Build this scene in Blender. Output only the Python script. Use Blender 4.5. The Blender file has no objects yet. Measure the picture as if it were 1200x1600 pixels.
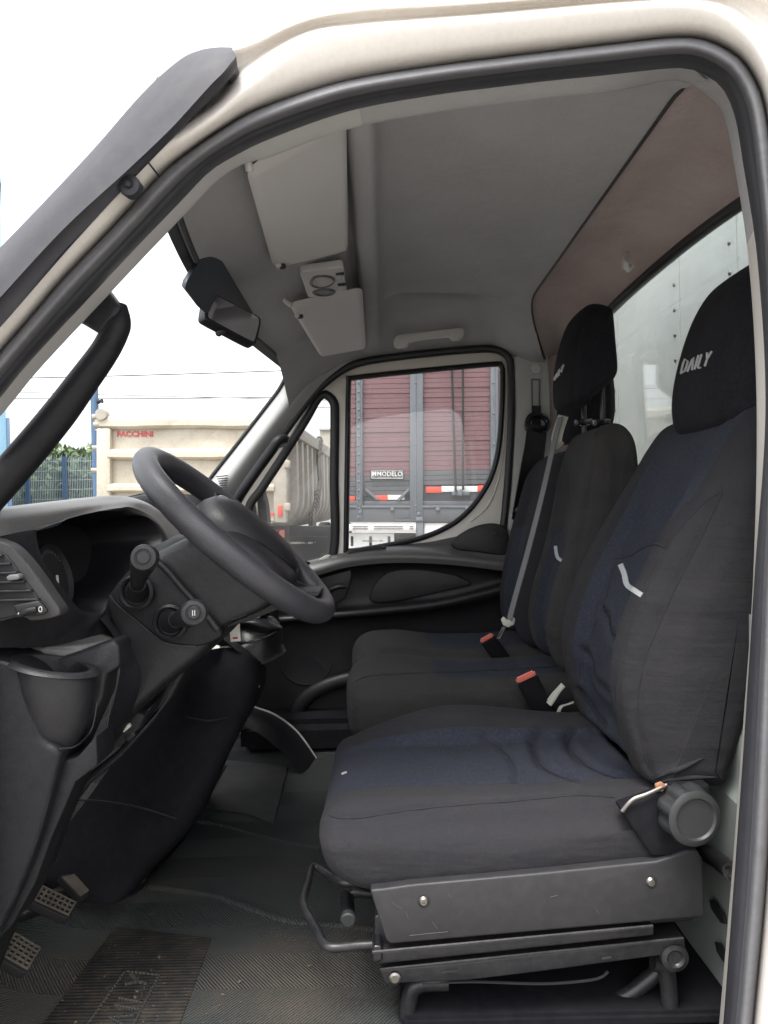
import bpy, bmesh, math, random
import numpy as np
from mathutils import Vector, Matrix
from mathutils.bvhtree import BVHTree
random.seed(7); np.random.seed(7)
S = bpy.context.scene
COL = S.collection

# ------------------------------------------------------------------ camera, world, sun, exposure
F = 1150.0
CAM = Vector((0, 0, 1.65))
PITCH, ROLL = -0.5, -1.2            # degrees; a hand-held phone just outside the open door
RM = (Matrix.Rotation(math.radians(90 + PITCH), 3, 'X') @ Matrix.Rotation(math.radians(ROLL), 3, 'Z'))
cd = bpy.data.cameras.new('camera'); co = bpy.data.objects.new('camera', cd); COL.objects.link(co)
cd.sensor_fit = 'VERTICAL'; cd.sensor_height = 24; cd.sensor_width = 18
cd.lens = 24 * F / 1600; cd.clip_start = .02; cd.clip_end = 2000
co.location = CAM; co.rotation_euler = RM.to_euler(); S.camera = co

W = bpy.data.worlds.new('World'); S.world = W; W.use_nodes = True
wn = W.node_tree.nodes; wl = W.node_tree.links
SUN_EL, SUN_AZ = 68, 205            # high soft sun behind the photographer's left
sky = wn.new('ShaderNodeTexSky'); sky.sky_type = 'NISHITA'; sky.sun_disc = False
sky.sun_elevation = math.radians(SUN_EL); sky.sun_rotation = math.radians(SUN_AZ)
sky.air_density = 1.0; sky.dust_density = 4.0; sky.ozone_density = 1.0
hs = wn.new('ShaderNodeHueSaturation'); hs.inputs['Saturation'].default_value = .12
bg = wn['Background']; bg.inputs['Strength'].default_value = .15
wl.new(sky.outputs[0], hs.inputs['Color']); wl.new(hs.outputs[0], bg.inputs[0])
sl = bpy.data.lights.new('sun', 'SUN'); so = bpy.data.objects.new('sun', sl); COL.objects.link(so)
sl.energy = .9; sl.angle = math.radians(18); sl.color = (1, .96, .9)
az = math.radians(SUN_AZ); el = math.radians(SUN_EL)
sd = Vector((math.sin(az) * math.cos(el), math.cos(az) * math.cos(el), math.sin(el)))
so.rotation_euler = sd.to_track_quat('Z', 'Y').to_euler(); so.location = (0, -5, 12)
S.view_settings.view_transform = 'Standard'; S.view_settings.look = 'None'
S.view_settings.exposure = 1.85; S.view_settings.gamma = 1.0; S.view_settings.use_curve_mapping = False
S.render.engine = 'CYCLES'
cy = S.cycles; cy.max_bounces = 10; cy.diffuse_bounces = 6; cy.glossy_bounces = 4; cy.transparent_max_bounces = 12
cy.use_denoising = True; cy.sample_clamp_indirect = 6; cy.caustics_reflective = False; cy.caustics_refractive = False
try: cy.denoiser = 'OPENIMAGEDENOISE'
except Exception: pass

# ------------------------------------------------------------------ helpers
def ray(px, py): return RM @ Vector(((px - 600) / F, -(py - 800) / F, -1))
def P(px, py, Y):
    d = ray(px, py); return CAM + d * (Y / d.y)
def PX(px, py, x):
    d = ray(px, py); return CAM + d * (x / d.x)
def PZ(px, py, z):
    d = ray(px, py); return CAM + d * ((z - CAM.z) / d.z)
def V(*a): return Vector(a)

def mat(name, col, rough=.6, metal=0, spec=.5, bump=None, var=None, sheen=0, coat=0, emit=None):
    m = bpy.data.materials.new(name); m.use_nodes = True
    n = m.node_tree.nodes; l = m.node_tree.links; b = n['Principled BSDF']
    b.inputs['Base Color'].default_value = (*col, 1); b.inputs['Roughness'].default_value = rough
    b.inputs['Metallic'].default_value = metal; b.inputs['Specular IOR Level'].default_value = spec
    b.inputs['Sheen Weight'].default_value = sheen; b.inputs['Sheen Roughness'].default_value = .5
    b.inputs['Coat Weight'].default_value = coat; b.inputs['Coat Roughness'].default_value = .08
    tc = n.new('ShaderNodeTexCoord')
    prev = None
    def feed(t, scale):
        if isinstance(scale, tuple):
            mp_ = n.new('ShaderNodeMapping'); mp_.inputs['Scale'].default_value = scale; t.inputs['Scale'].default_value = 1
            l.new(tc.outputs['Object'], mp_.inputs['Vector']); l.new(mp_.outputs[0], t.inputs['Vector'])
        else:
            t.inputs['Scale'].default_value = scale; l.new(tc.outputs['Object'], t.inputs['Vector'])
    for (scale, amt, c2) in (var or []):
        t = n.new('ShaderNodeTexNoise'); t.inputs['Detail'].default_value = 5
        t.inputs['Roughness'].default_value = .6
        feed(t, scale)
        r = n.new('ShaderNodeMapRange'); r.inputs[1].default_value = .42; r.inputs[2].default_value = .72
        r.inputs[3].default_value = 0; r.inputs[4].default_value = amt
        l.new(t.outputs['Fac'], r.inputs[0])
        mx = n.new('ShaderNodeMix'); mx.data_type = 'RGBA'
        l.new(r.outputs[0], mx.inputs[0])
        if prev is None: mx.inputs[6].default_value = (*col, 1)
        else: l.new(prev, mx.inputs[6])
        mx.inputs[7].default_value = (*c2, 1); prev = mx.outputs[2]
    if prev is not None: l.new(prev, b.inputs['Base Color'])
    pb = None
    for (scale, dist) in (bump or []):
        t = n.new('ShaderNodeTexNoise'); t.inputs['Detail'].default_value = 3
        feed(t, scale)
        bp = n.new('ShaderNodeBump'); bp.inputs['Distance'].default_value = dist; bp.inputs['Strength'].default_value = 1
        l.new(t.outputs['Fac'], bp.inputs['Height'])
        if pb is not None: l.new(pb, bp.inputs['Normal'])
        pb = bp.outputs[0]
    if pb is not None: l.new(pb, b.inputs['Normal'])
    m['_b'] = 1
    return m

def glass_mat(name, tint, refl=1.0, veil=.03):
    m = bpy.data.materials.new(name); m.use_nodes = True
    n = m.node_tree.nodes; l = m.node_tree.links
    for x in list(n):
        if x.type != 'OUTPUT_MATERIAL': n.remove(x)
    out = [x for x in n if x.type == 'OUTPUT_MATERIAL'][0]
    tr = n.new('ShaderNodeBsdfTransparent'); tr.inputs[0].default_value = (*tint, 1)
    gl = n.new('ShaderNodeBsdfGlossy'); gl.inputs['Roughness'].default_value = .01; gl.inputs[0].default_value = (1, 1, 1, 1); ml = n.new('ShaderNodeMath'); ml.operation = 'MULTIPLY'; ml.inputs[1].default_value = refl
    df = n.new('ShaderNodeBsdfDiffuse'); df.inputs[0].default_value = (.75, .72, .7, 1)
    fr = n.new('ShaderNodeFresnel'); ge = n.new('ShaderNodeNewGeometry'); mr_ = n.new('ShaderNodeMapRange'); mr_.inputs[3].default_value = 1.52; mr_.inputs[4].default_value = 1 / 1.52; l.new(ge.outputs['Backfacing'], mr_.inputs[0]); l.new(mr_.outputs[0], fr.inputs[0])
    m1 = n.new('ShaderNodeMixShader'); m2 = n.new('ShaderNodeMixShader')
    l.new(fr.outputs[0], ml.inputs[0]); l.new(ml.outputs[0], m1.inputs[0]); l.new(tr.outputs[0], m1.inputs[1]); l.new(gl.outputs[0], m1.inputs[2])
    m2.inputs[0].default_value = veil  # white film imitating the reflection veil and haze over the panes
    l.new(m1.outputs[0], m2.inputs[1]); l.new(df.outputs[0], m2.inputs[2])
    l.new(m2.outputs[0], out.inputs[0])
    return m

# materials (real base colours)
M = {}
M['cream'] = mat('cream_paint', (.665, .632, .59), .28, coat=.6, bump=[(900, .00008), (25, .0004)], var=[(3, .3, (.575, .53, .48)), (40, .15, (.50, .45, .40)), (160, .12, (.42, .37, .32))])
M['creamin'] = mat('inner_door_paint', (.66, .63, .58), .38, coat=.3, var=[(5, .2, (.58, .54, .49))])
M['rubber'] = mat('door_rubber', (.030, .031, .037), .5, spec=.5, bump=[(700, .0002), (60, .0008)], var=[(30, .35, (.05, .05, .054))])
M['rubberw'] = mat('weathered_lit_rubber', (.105, .105, .112), .55, spec=.45, bump=[(700, .0002), (60, .0010)], var=[(18, .5, (.075, .076, .084)), (90, .3, (.15, .148, .15))])  # weathering plus the light on the outward lip, put into the colour
M['gasket'] = mat('black_gasket', (.014, .014, .016), .5)
M['trimblk'] = mat('weathered_trim', (.030, .030, .037), .55, spec=.35, bump=[(900, .00025)], var=[(14, .5, (.048, .047, .054)), (60, .25, (.07, .067, .064))])
M['plast'] = mat('dark_plastic', (.0085, .0088, .0115), .48, spec=.24, bump=[(420, .0004), (90, .0003)], var=[(9, .4, (.016, .0158, .018)), (60, .25, (.026, .024, .0235)), (220, .3, (.022, .021, .022))])
M['plastg'] = mat('charcoal_plastic', (.0125, .0127, .0155), .44, spec=.34, bump=[(420, .0004), (90, .0003)], var=[(8, .4, (.0235, .0228, .0245)), (50, .28, (.036, .033, .0315)), (220, .3, (.03, .0285, .029))])
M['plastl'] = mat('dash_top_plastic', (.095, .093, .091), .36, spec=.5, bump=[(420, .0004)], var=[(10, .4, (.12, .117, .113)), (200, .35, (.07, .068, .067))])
M['blackg'] = mat('gloss_black', (.010, .010, .012), .18)
M['black'] = mat('flat_black', (.010, .010, .012), .7)
M['leath'] = mat('worn_leather', (.040, .040, .046), .38, spec=.5, bump=[(260, .0006), (900, .0003)], var=[(16, .5, (.062, .060, .064))])
M['head'] = mat('grey_headliner', (.385, .386, .394), .95, spec=.15, bump=[(500, .0009), (30, .0015)], var=[(2.2, .7, (.295, .293, .295)), (9, .35, (.325, .318, .315)), (130, .55, (.40, .39, .385))])
M['headr'] = mat('stained_headliner', (.445, .372, .36), .95, spec=.15, bump=[(500, .0009), (30, .0015)], var=[(3.5, .85, (.33, .235, .22)), (10, .55, (.37, .325, .305)), (130, .5, (.49, .41, .395))])
M['visor'] = mat('visor_vinyl', (.50, .488, .482), .65, bump=[(700, .0003)], var=[(6, .3, (.46, .44, .425))])
M['grey'] = mat('grey_plastic', (.46, .455, .445), .55, bump=[(900, .0002)], var=[(9, .3, (.40, .39, .38))])
M['pillar'] = mat('pillar_trim', (.40, .40, .395), .6, bump=[(900, .0003)], var=[(6, .25, (.34, .34, .335))])
M['fabb'] = mat('black_fabric', (.0245, .0242, .0272), .95, spec=.06, bump=[(700, .0010), (90, .001), ((4, 5, 24), .006), (9, .010)], var=[(5, .7, (.027, .0265, .0300)), (200, .45, (.034, .034, .039)), ((4, 6, 28), .3, (.036, .034, .0345)), (16, .4, (.032, .030, .030))], sheen=.02)
M['fabn'] = mat('navy_fabric', (.0235, .0270, .0385), .95, spec=.06, bump=[(500, .0012), (90, .001), (10, .006)], var=[(6, .6, (.034, .037, .050)), (190, .65, (.050, .054, .070)), (18, .4, (.034, .035, .040))], sheen=.02)
M['fabh'] = mat('headrest_fabric', (.0115, .0118, .0148), .95, spec=.06, bump=[(700, .0008), (60, .001), (8, .006)], var=[(6, .7, (.020, .020, .023)), (200, .6, (.026, .026, .030))], sheen=.02)
M['thread'] = mat('seam_thread', (.012, .012, .014), .9)
M['silver'] = mat('silver_print', (.42, .43, .43), .5, var=[(200, .4, (.30, .31, .31))])
M['mblack'] = mat('black_metal', (.0125, .0125, .0150), .36, spec=.40, bump=[(400, .00015)], var=[(18, .4, (.04, .038, .038)), (90, .25, (.065, .06, .055))])
M['cover'] = mat('seat_cover_plastic', (.023, .0228, .0252), .46, spec=.34, bump=[(1300, .00015)], var=[(6, .4, (.038, .036, .036)), (60, .22, (.06, .055, .052))])
M['steel'] = mat('bare_steel', (.24, .23, .215), .42, metal=1, var=[(40, .5, (.28, .24, .20))])
M['knob'] = mat('knob_plastic', (.021, .0225, .024), .48, bump=[(900, .0002)], var=[(20, .4, (.035, .035, .036))])
M['redp'] = mat('red_button', (.62, .16, .12), .45)
M['beltg'] = mat('grey_webbing', (.16, .16, .165), .8, bump=[(1200, .0003)], var=[(60, .3, (.12, .12, .12))])
M['beltb'] = mat('black_webbing', (.014, .014, .018), .7, bump=[(1200, .0003)])
M['ivory'] = mat('ivory_plastic', (.55, .54, .48), .5)
M['rearw'] = mat('grey_green_paint', (.25, .275, .262), .5, var=[(6, .3, (.21, .23, .22)), (40, .2, (.16, .17, .165))])
M['alu'] = mat('dull_aluminium', (.52, .54, .525), .40, metal=.15, var=[(2.5, .6, (.42, .445, .435)), (30, .25, (.36, .38, .37)), ((1, 3, 1.5), .5, (.60, .62, .60))], bump=[(3, .012)])
M['glass'] = glass_mat('windscreen_glass', (.97, .98, .97), .25, .04)
M['glassd'] = glass_mat('door_glass', (.86, .87, .88), .9, .07)
M['glassr'] = glass_mat('rear_glass', (.87, .89, .88), .85, .02)
M['matte'] = mat('matte_black_plastic', (.0085, .0086, .0112), .8, spec=.09, bump=[(1300, .0002)], var=[(9, .4, (.020, .0195, .021)), (60, .2, (.03, .028, .027))])
M['mirror'] = mat('mirror_glass', (.95, .95, .99), .04, metal=1)
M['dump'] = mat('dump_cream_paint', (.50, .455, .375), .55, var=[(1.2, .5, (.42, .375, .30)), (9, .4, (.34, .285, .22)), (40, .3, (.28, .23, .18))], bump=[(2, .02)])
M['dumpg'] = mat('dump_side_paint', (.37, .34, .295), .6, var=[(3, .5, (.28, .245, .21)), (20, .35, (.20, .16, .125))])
M['slat'] = mat('red_slat_paint', (.20, .098, .105), .45, var=[(2, .5, (.25, .14, .145)), (14, .4, (.15, .068, .072)), ((3, 3, 40), .3, (.16, .13, .13))])
M['slatg'] = mat('grey_slat_paint', (.105, .108, .115), .5, var=[(4, .5, (.14, .14, .145)), (20, .3, (.08, .08, .08))])
M['post'] = mat('truck_grey_paint', (.145, .16, .175), .45, var=[(5, .5, (.11, .12, .13)), (25, .3, (.20, .205, .21))])
M['white'] = mat('white_paint', (.78, .77, .74), .45, var=[(8, .3, (.66, .64, .60))])
M['redref'] = mat('red_reflector', (.72, .10, .06), .35)
M['redlet'] = mat('red_lettering', (.50, .055, .05), .5)
M['blue'] = mat('blue_cladding', (.16, .30, .42), .5, var=[(.8, .4, (.20, .35, .46)), (8, .25, (.26, .40, .50))])
M['bluep'] = mat('blue_post_paint', (.06, .115, .21), .5, var=[(3, .4, (.09, .15, .25))])
M['wire'] = mat('galvanised_wire', (.42, .48, .50), .5, metal=.4)
M['leaf'] = mat('leaves', (.065, .105, .040), .6, var=[(1.5, .8, (.11, .16, .055)), (.6, .5, (.035, .06, .025))])
M['leaf2'] = mat('pale_leaves', (.10, .15, .06), .6, var=[(1.5, .8, (.15, .20, .08))])
M['bark'] = mat('bark', (.14, .11, .08), .9)
M['tyre'] = mat('tyre_rubber', (.025, .025, .025), .8, var=[(20, .5, (.06, .055, .05))])
M['asph'] = mat('yard_ground', (.27, .255, .235), .9, var=[(.6, .6, (.33, .31, .28)), (30, .4, (.20, .19, .175))], bump=[(60, .01)])
M['cable'] = mat('black_cable', (.02, .02, .02), .6)
M['trd0'] = mat('pedal_rubber', (.014, .014, .014), .8)
M['chain'] = mat('worn_chain_steel', (.16, .145, .125), .5)
M['tab'] = mat('vent_tab_plastic', (.13, .13, .13), .4)
M['scuff'] = mat('pale_scuff', (.05, .048, .048), .8)
M['gait'] = mat('gaiter_leather', (.010, .010, .012), .42, spec=.4, bump=[(200, .0006)])
M['fablit'] = mat('worn_lit_black_fabric', (.034, .0330, .0345), .95, spec=.06, bump=[(700, .0010), (90, .001), ((4, 5, 24), .006), (9, .010)], var=[(5, .8, (.048, .0455, .044)), (200, .45, (.052, .050, .050)), ((4, 9, 20), .4, (.056, .052, .048))], sheen=.02)  # paler cloth: bench wear plus window light put into the colour
M['bezel'] = mat('vent_bezel_plastic', (.038, .037, .038), .5, spec=.3, bump=[(420, .0006)], var=[(220, .4, (.055, .053, .052))])
M['dirt'] = mat('dry_dirt', (.11, .088, .064), 1, spec=.1)
M['sagewh'] = mat('dim_gauge_print', (.26, .26, .26), .5)
M['gred'] = mat('red_gauge_print', (.18, .025, .02), .5)

def link(o, parent=None, kind=None, label=None):
    COL.objects.link(o)
    if parent is not None: o.parent = parent
    if kind: o['kind'] = kind
    if label: o['label'] = label
    return o
def mesh(name, verts, faces, m, parent=None, smooth=40, mi=None, kind=None, label=None):
    me = bpy.data.meshes.new(name)
    me.from_pydata([tuple(v) for v in verts], [], [tuple(f) for f in faces])
    for mm in (m if isinstance(m, (list, tuple)) else [m]): me.materials.append(mm)
    if mi is not None: me.polygons.foreach_set('material_index', mi)
    me.validate(); me.update()
    if smooth:
        me.polygons.foreach_set('use_smooth', [True] * len(me.polygons))
        if smooth < 180: me.set_sharp_from_angle(angle=math.radians(smooth))
    return link(bpy.data.objects.new(name, me), parent, kind, label)
def frombm(name, bm, m, parent=None, smooth=40, kind=None, label=None):
    me = bpy.data.meshes.new(name); bmesh.ops.recalc_face_normals(bm, faces=bm.faces); bm.to_mesh(me); bm.free()
    for mm in (m if isinstance(m, (list, tuple)) else [m]): me.materials.append(mm)
    if smooth:
        me.polygons.foreach_set('use_smooth', [True] * len(me.polygons))
        if smooth < 180: me.set_sharp_from_angle(angle=math.radians(smooth))
    return link(bpy.data.objects.new(name, me), parent, kind, label)
def thing(name, label, cat, loc=(0, 0, 0), group=None):
    o = bpy.data.objects.new(name, None); COL.objects.link(o); o.empty_display_size = .1
    o['label'] = label; o['category'] = cat; o['_loc'] = tuple(loc)
    if group: o['group'] = group
    return o
def tag(o, label, cat, group=None, kind=None):
    o['label'] = label
    if cat: o['category'] = cat
    if group: o['group'] = group
    if kind: o['kind'] = kind
    return o

def cr(pts, n, closed=False):
    p = np.array([tuple(q) for q in pts], float); m = len(p)
    if m == 2 and not closed:
        t = np.linspace(0, 1, n)[:, None]; return p[0] * (1 - t) + p[1] * t
    out = []
    segs = m if closed else m - 1
    for i in range(segs):
        if closed: a, b, c, d = p[(i - 1) % m], p[i], p[(i + 1) % m], p[(i + 2) % m]
        else:
            b, c = p[i], p[i + 1]
            a = p[i - 1] if i > 0 else 2 * b - c
            d = p[i + 2] if i + 2 < m else 2 * c - b
        t = np.linspace(0, 1, 14, endpoint=False)[:, None]
        out.append(.5 * (2 * b + (c - a) * t + (2 * a - 5 * b + 4 * c - d) * t ** 2 + (3 * b - a - 3 * c + d) * t ** 3))
    out = np.vstack(out + [p[0:1] if closed else p[-1:]])
    L = np.concatenate([[0], np.cumsum(np.linalg.norm(np.diff(out, axis=0), axis=1))])
    q = np.linspace(0, L[-1], n + 1)[:-1] if closed else np.linspace(0, L[-1], n)
    return np.stack([np.interp(q, L, out[:, k]) for k in range(out.shape[1])], 1)
def lin(pts, n):
    p = np.array([tuple(q) for q in pts], float)
    L = np.concatenate([[0], np.cumsum(np.linalg.norm(np.diff(p, axis=0), axis=1))])
    q = np.linspace(0, L[-1], n)
    return np.stack([np.interp(q, L, p[:, k]) for k in range(p.shape[1])], 1)

def gridfaces(r, c, cu=False, cv=False):
    f = []
    for i in range(r if cu else r - 1):
        for j in range(c if cv else c - 1):
            i2, j2 = (i + 1) % r, (j + 1) % c
            f.append((i * c + j, i * c + j2, i2 * c + j2, i2 * c + j))
    return f
def grid(name, G, m, parent=None, cu=False, cv=False, thick=0, smooth=60, **k):
    G = np.asarray(G, float); r, c = G.shape[:2]
    o = mesh(name, G.reshape(-1, 3), gridfaces(r, c, cu, cv), m, parent, smooth, **k)
    if thick:
        md = o.modifiers.new('thickness', 'SOLIDIFY'); md.thickness = thick; md.offset = -1
    return o
def patch(name, rows, m, parent=None, nu=32, nv=None, thick=0, straight=False, smooth=60, **k):
    """rows: lists of (px,py,Y) or Vectors; a smooth surface through them"""
    R = [[P(*q) if not isinstance(q, Vector) else q for q in r] for r in rows]
    A = np.array([cr(r, nu) for r in R])
    if nv is None: nv = len(rows) * 5
    if len(rows) > 1:
        f = lin if straight else cr
        A = np.stack([f(A[:, j], nv) for j in range(nu)], 1)
    return grid(name, A, m, parent, thick=thick, smooth=smooth, **k)

def px_loop(pts, Y): return [P(x, y, Y) for x, y in pts]
def prism(name, pts, depth, m, parent=None, bev=.004, seg=3, direction=(0, 1, 0), **k):
    """closed outline of 3D points pushed along a direction, bevelled"""
    d = Vector(direction) * depth
    bm = bmesh.new()
    a = [bm.verts.new(Vector(p)) for p in pts]; b = [bm.verts.new(Vector(p) + d) for p in pts]
    n = len(a); bm.faces.new(a); bm.faces.new(b[::-1])
    for i in range(n): bm.faces.new((a[i], b[i], b[(i + 1) % n], a[(i + 1) % n]))
    bmesh.ops.recalc_face_normals(bm, faces=bm.faces)
    if bev:
        ed = [e for e in bm.edges if len(e.link_faces) == 2 and e.calc_face_angle(0) > .6]
        bmesh.ops.bevel(bm, geom=ed, offset=bev, segments=seg, profile=.5, affect='EDGES', clamp_overlap=True)
    return frombm(name, bm, m, parent, 30, **k)
def rprism(name, pxs, Y, depth, m, parent=None, bev=.004, n=None, **k):
    pts = px_loop(pxs, Y)
    if n: pts = [Vector(q) for q in cr(pts, n, True)]
    return prism(name, pts, depth, m, parent, bev, **k)
def box(name, c, s, m, parent=None, bev=.003, rot=None, seg=2, **k):
    bm = bmesh.new(); bmesh.ops.create_cube(bm, size=1)
    for v in bm.verts: v.co = Vector((v.co.x * s[0], v.co.y * s[1], v.co.z * s[2]))
    if bev: bmesh.ops.bevel(bm, geom=bm.edges[:], offset=min(bev, min(s) * .45), segments=seg, affect='EDGES')
    mt = (rot if rot is not None else Matrix.Identity(3))
    for v in bm.verts: v.co = mt @ v.co + Vector(c)
    return frombm(name, bm, m, parent, 30, **k)
def boxpx(name, x0, y0, x1, y1, Y, depth, m, parent=None, bev=.004, **k):
    return prism(name, px_loop([(x0, y0), (x1, y0), (x1, y1), (x0, y1)], Y), depth, m, parent, bev, 2, **k)
def frames(pts, closed):
    n = len(pts); T = []
    for i in range(n):
        a = pts[(i - 1) % n] if closed or i > 0 else pts[i]
        b = pts[(i + 1) % n] if closed or i < n - 1 else pts[i]
        T.append((b - a).normalized())
    up = Vector((0, 0, 1)) if abs(T[0].z) < .9 else Vector((0, 1, 0))
    N = [(up - T[0] * up.dot(T[0])).normalized()]
    for i in range(1, n):
        v = N[-1] - T[i] * N[-1].dot(T[i]); N.append(v.normalized())
    return T, N
def tube_data(pts, r, n=10, closed=False, ry=None):
    pts = [Vector(p) for p in pts]; T, N = frames(pts, closed); vs = []
    for i, p in enumerate(pts):
        B = T[i].cross(N[i]); rr = r[i] if isinstance(r, (list, tuple, np.ndarray)) else r
        r2 = rr if ry is None else ry
        for k in range(n):
            a = 2 * math.pi * k / n; vs.append(p + N[i] * math.cos(a) * rr + B * math.sin(a) * r2)
    fs = gridfaces(len(pts), n, closed, True)
    if not closed:
        fs.append(tuple(range(n))); fs.append(tuple(range((len(pts) - 1) * n, len(pts) * n))[::-1])
    return vs, fs
def tube(name, pts, r, m, parent=None, n=10, closed=False, ry=None, res=None, **k):
    if res: pts = [Vector(q) for q in cr(pts, res, closed)]
    v, f = tube_data(pts, r, n, closed, ry); return mesh(name, v, f, m, parent, 50, **k)
def tubes(name, lists, r, m, parent=None, n=6, **k):
    v, f = [], []
    for L in lists:
        a, b = tube_data(L, r, n); o = len(v); v += a; f += [tuple(i + o for i in q) for q in b]
    return mesh(name, v, f, m, parent, 50, **k)
def lathe(name, prof, c, axis, m, parent=None, n=40, fn=None, **k):
    """prof: (radius, distance along axis)"""
    ax = Vector(axis).normalized(); u = ax.orthogonal().normalized(); w = ax.cross(u)
    v = []
    for r, h in prof:
        for i in range(n):
            a = 2 * math.pi * i / n; rr = r * (fn(a, h) if fn else 1)
            v.append(Vector(c) + ax * h + (u * math.cos(a) + w * math.sin(a)) * rr)
    f = gridfaces(len(prof), n, False, True)
    f.append(tuple(range(n))); f.append(tuple(range((len(prof) - 1) * n, len(prof) * n))[::-1])
    return mesh(name, v, f, m, parent, 35, **k)
def strap(name, pts, wdir, w, th, m, parent=None, res=40, **k):
    pts = [Vector(q) for q in cr(pts, res)]; T, _ = frames(pts, False); rows = []
    for i, p in enumerate(pts):
        d = Vector(wdir[0]).lerp(Vector(wdir[-1]), i / (len(pts) - 1)); d = (d - T[i] * d.dot(T[i])).normalized(); nn = T[i].cross(d)
        rows.append([p - d * w / 2 - nn * th / 2, p + d * w / 2 - nn * th / 2, p + d * w / 2 + nn * th / 2, p - d * w / 2 + nn * th / 2])
    return grid(name, np.array([[tuple(q) for q in r] for r in rows]), m, parent, cv=True, smooth=40, **k)
def plate(name, outer, holes, to3d, depth_vec, bev, m, parent=None, **k):
    """flat sheet with openings, given a 2D outline, pushed to a depth; edges rounded"""
    cu = bpy.data.curves.new(name, 'CURVE'); cu.dimensions = '2D'; cu.fill_mode = 'BOTH'
    for L in [outer] + holes:
        sp = cu.splines.new('POLY'); sp.points.add(len(L) - 1)
        for q, pt in zip(sp.points, L): q.co = (pt[0], pt[1], 0, 1)
        sp.use_cyclic_u = True
    cu.extrude = .5
    ob = bpy.data.objects.new(name, cu); COL.objects.link(ob)
    dg = bpy.context.evaluated_depsgraph_get(); me = bpy.data.meshes.new_from_object(ob.evaluated_get(dg))
    bpy.data.objects.remove(ob)
    dv = Vector(depth_vec)
    bm = bmesh.new(); bm.from_mesh(me); bpy.data.meshes.remove(me)
    bmesh.ops.remove_doubles(bm, verts=bm.verts, dist=1e-5)
    for v in bm.verts:
        base = Vector(to3d(v.co.x, v.co.y)); v.co = base + dv * (v.co.z + .5)
    bmesh.ops.recalc_face_normals(bm, faces=bm.faces)
    if bev:
        ed = [e for e in bm.edges if len(e.link_faces) == 2 and e.calc_face_angle(0) > .8]
        bmesh.ops.bevel(bm, geom=ed, offset=bev, segments=3, profile=.5, affect='EDGES', clamp_overlap=True)
    return frombm(name, bm, m, parent, 30, **k)
def bvh(*objs):
    v, f = [], []
    for o in objs:
        b = len(v); v += [q.co.copy() for q in o.data.vertices]; f += [tuple(i + b for i in p.vertices) for p in o.data.polygons]
    return BVHTree.FromPolygons(v, f)
def onto(t, px, py):
    """the point of a built surface met by a sight line of the survey photograph"""
    d = ray(px, py).normalized(); h = t.ray_cast(CAM, d)
    if h[0] is None: return None, None
    nn = h[1] if h[1].dot(d) < 0 else -h[1]
    return h[0], nn
def drape(t, pl, n=40, lift=0):
    out = []
    for x, y in cr([(a, b) for a, b in pl], n):
        p, nn = onto(t, x, y)
        if p is not None: out.append(p + nn * lift)
    return out
def ribbon(name, t, strokes, wpx, m, parent=None, lift=.0015, n=14, th=.0012, smoothc=True, **k):
    """print or stitch strips lying on a surface: strokes are pixel polylines with a width"""
    v, f = [], []
    for pl in strokes:
        q = cr(pl, n) if smoothc and len(pl) > 2 else lin(pl, n)
        d = np.gradient(q, axis=0); d /= np.linalg.norm(d, axis=1)[:, None] + 1e-9
        nrm = np.stack([-d[:, 1], d[:, 0]], 1)
        rows = []
        for i in range(len(q)):
            a, na = onto(t, *(q[i] - nrm[i] * wpx / 2)); b, nb = onto(t, *(q[i] + nrm[i] * wpx / 2))
            if a is None or b is None: continue
            rows.append((a + na * lift, b + nb * lift, b - nb * th, a - na * th))
        o = len(v)
        for r in rows: v += list(r)
        f += [tuple(i + o for i in qd) for qd in gridfaces(len(rows), 4, False, True)]
        if len(rows) > 1:
            f.append((o, o + 1, o + 2, o + 3)); e = o + 4 * (len(rows) - 1); f.append((e + 3, e + 2, e + 1, e))
    if not v: return None
    return mesh(name, v, f, m, parent, 40, **k)
GLYPH = {'D': [[(0, 0), (0, 1), (.42, 1), (.62, .78), (.62, .25), (.42, 0), (0, 0)]], 'A': [[(0, 0), (.34, 1), (.68, 0)]],
         'I': [[(0, 0), (0, 1)]], 'L': [[(0, 1), (0, 0), (.5, 0)]], 'Y': [[(0, 1), (.3, .45), (.62, 1)], [(.3, .45), (.3, 0)]]}
ADV = {'D': .92, 'A': 1.02, 'I': .40, 'L': .74, 'Y': .68}
def glyph_strokes(txt, quad, shear=.22):
    """strokes of a word mapped to a pixel quad: bottom-left, bottom-right, top-right, top-left"""
    tot = sum(ADV[c] for c in txt); x = 0; out = []; q = [np.array(a, float) for a in quad]
    for c in txt:
        for s in GLYPH[c]:
            pl = []
            for (a, b) in s:
                u = (x + a + shear * b) / tot
                pl.append(tuple((q[0] * (1 - u) + q[1] * u) * (1 - b) + (q[3] * (1 - u) + q[2] * u) * b))
            out.append(pl)
        x += ADV[c]
    return out
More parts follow.
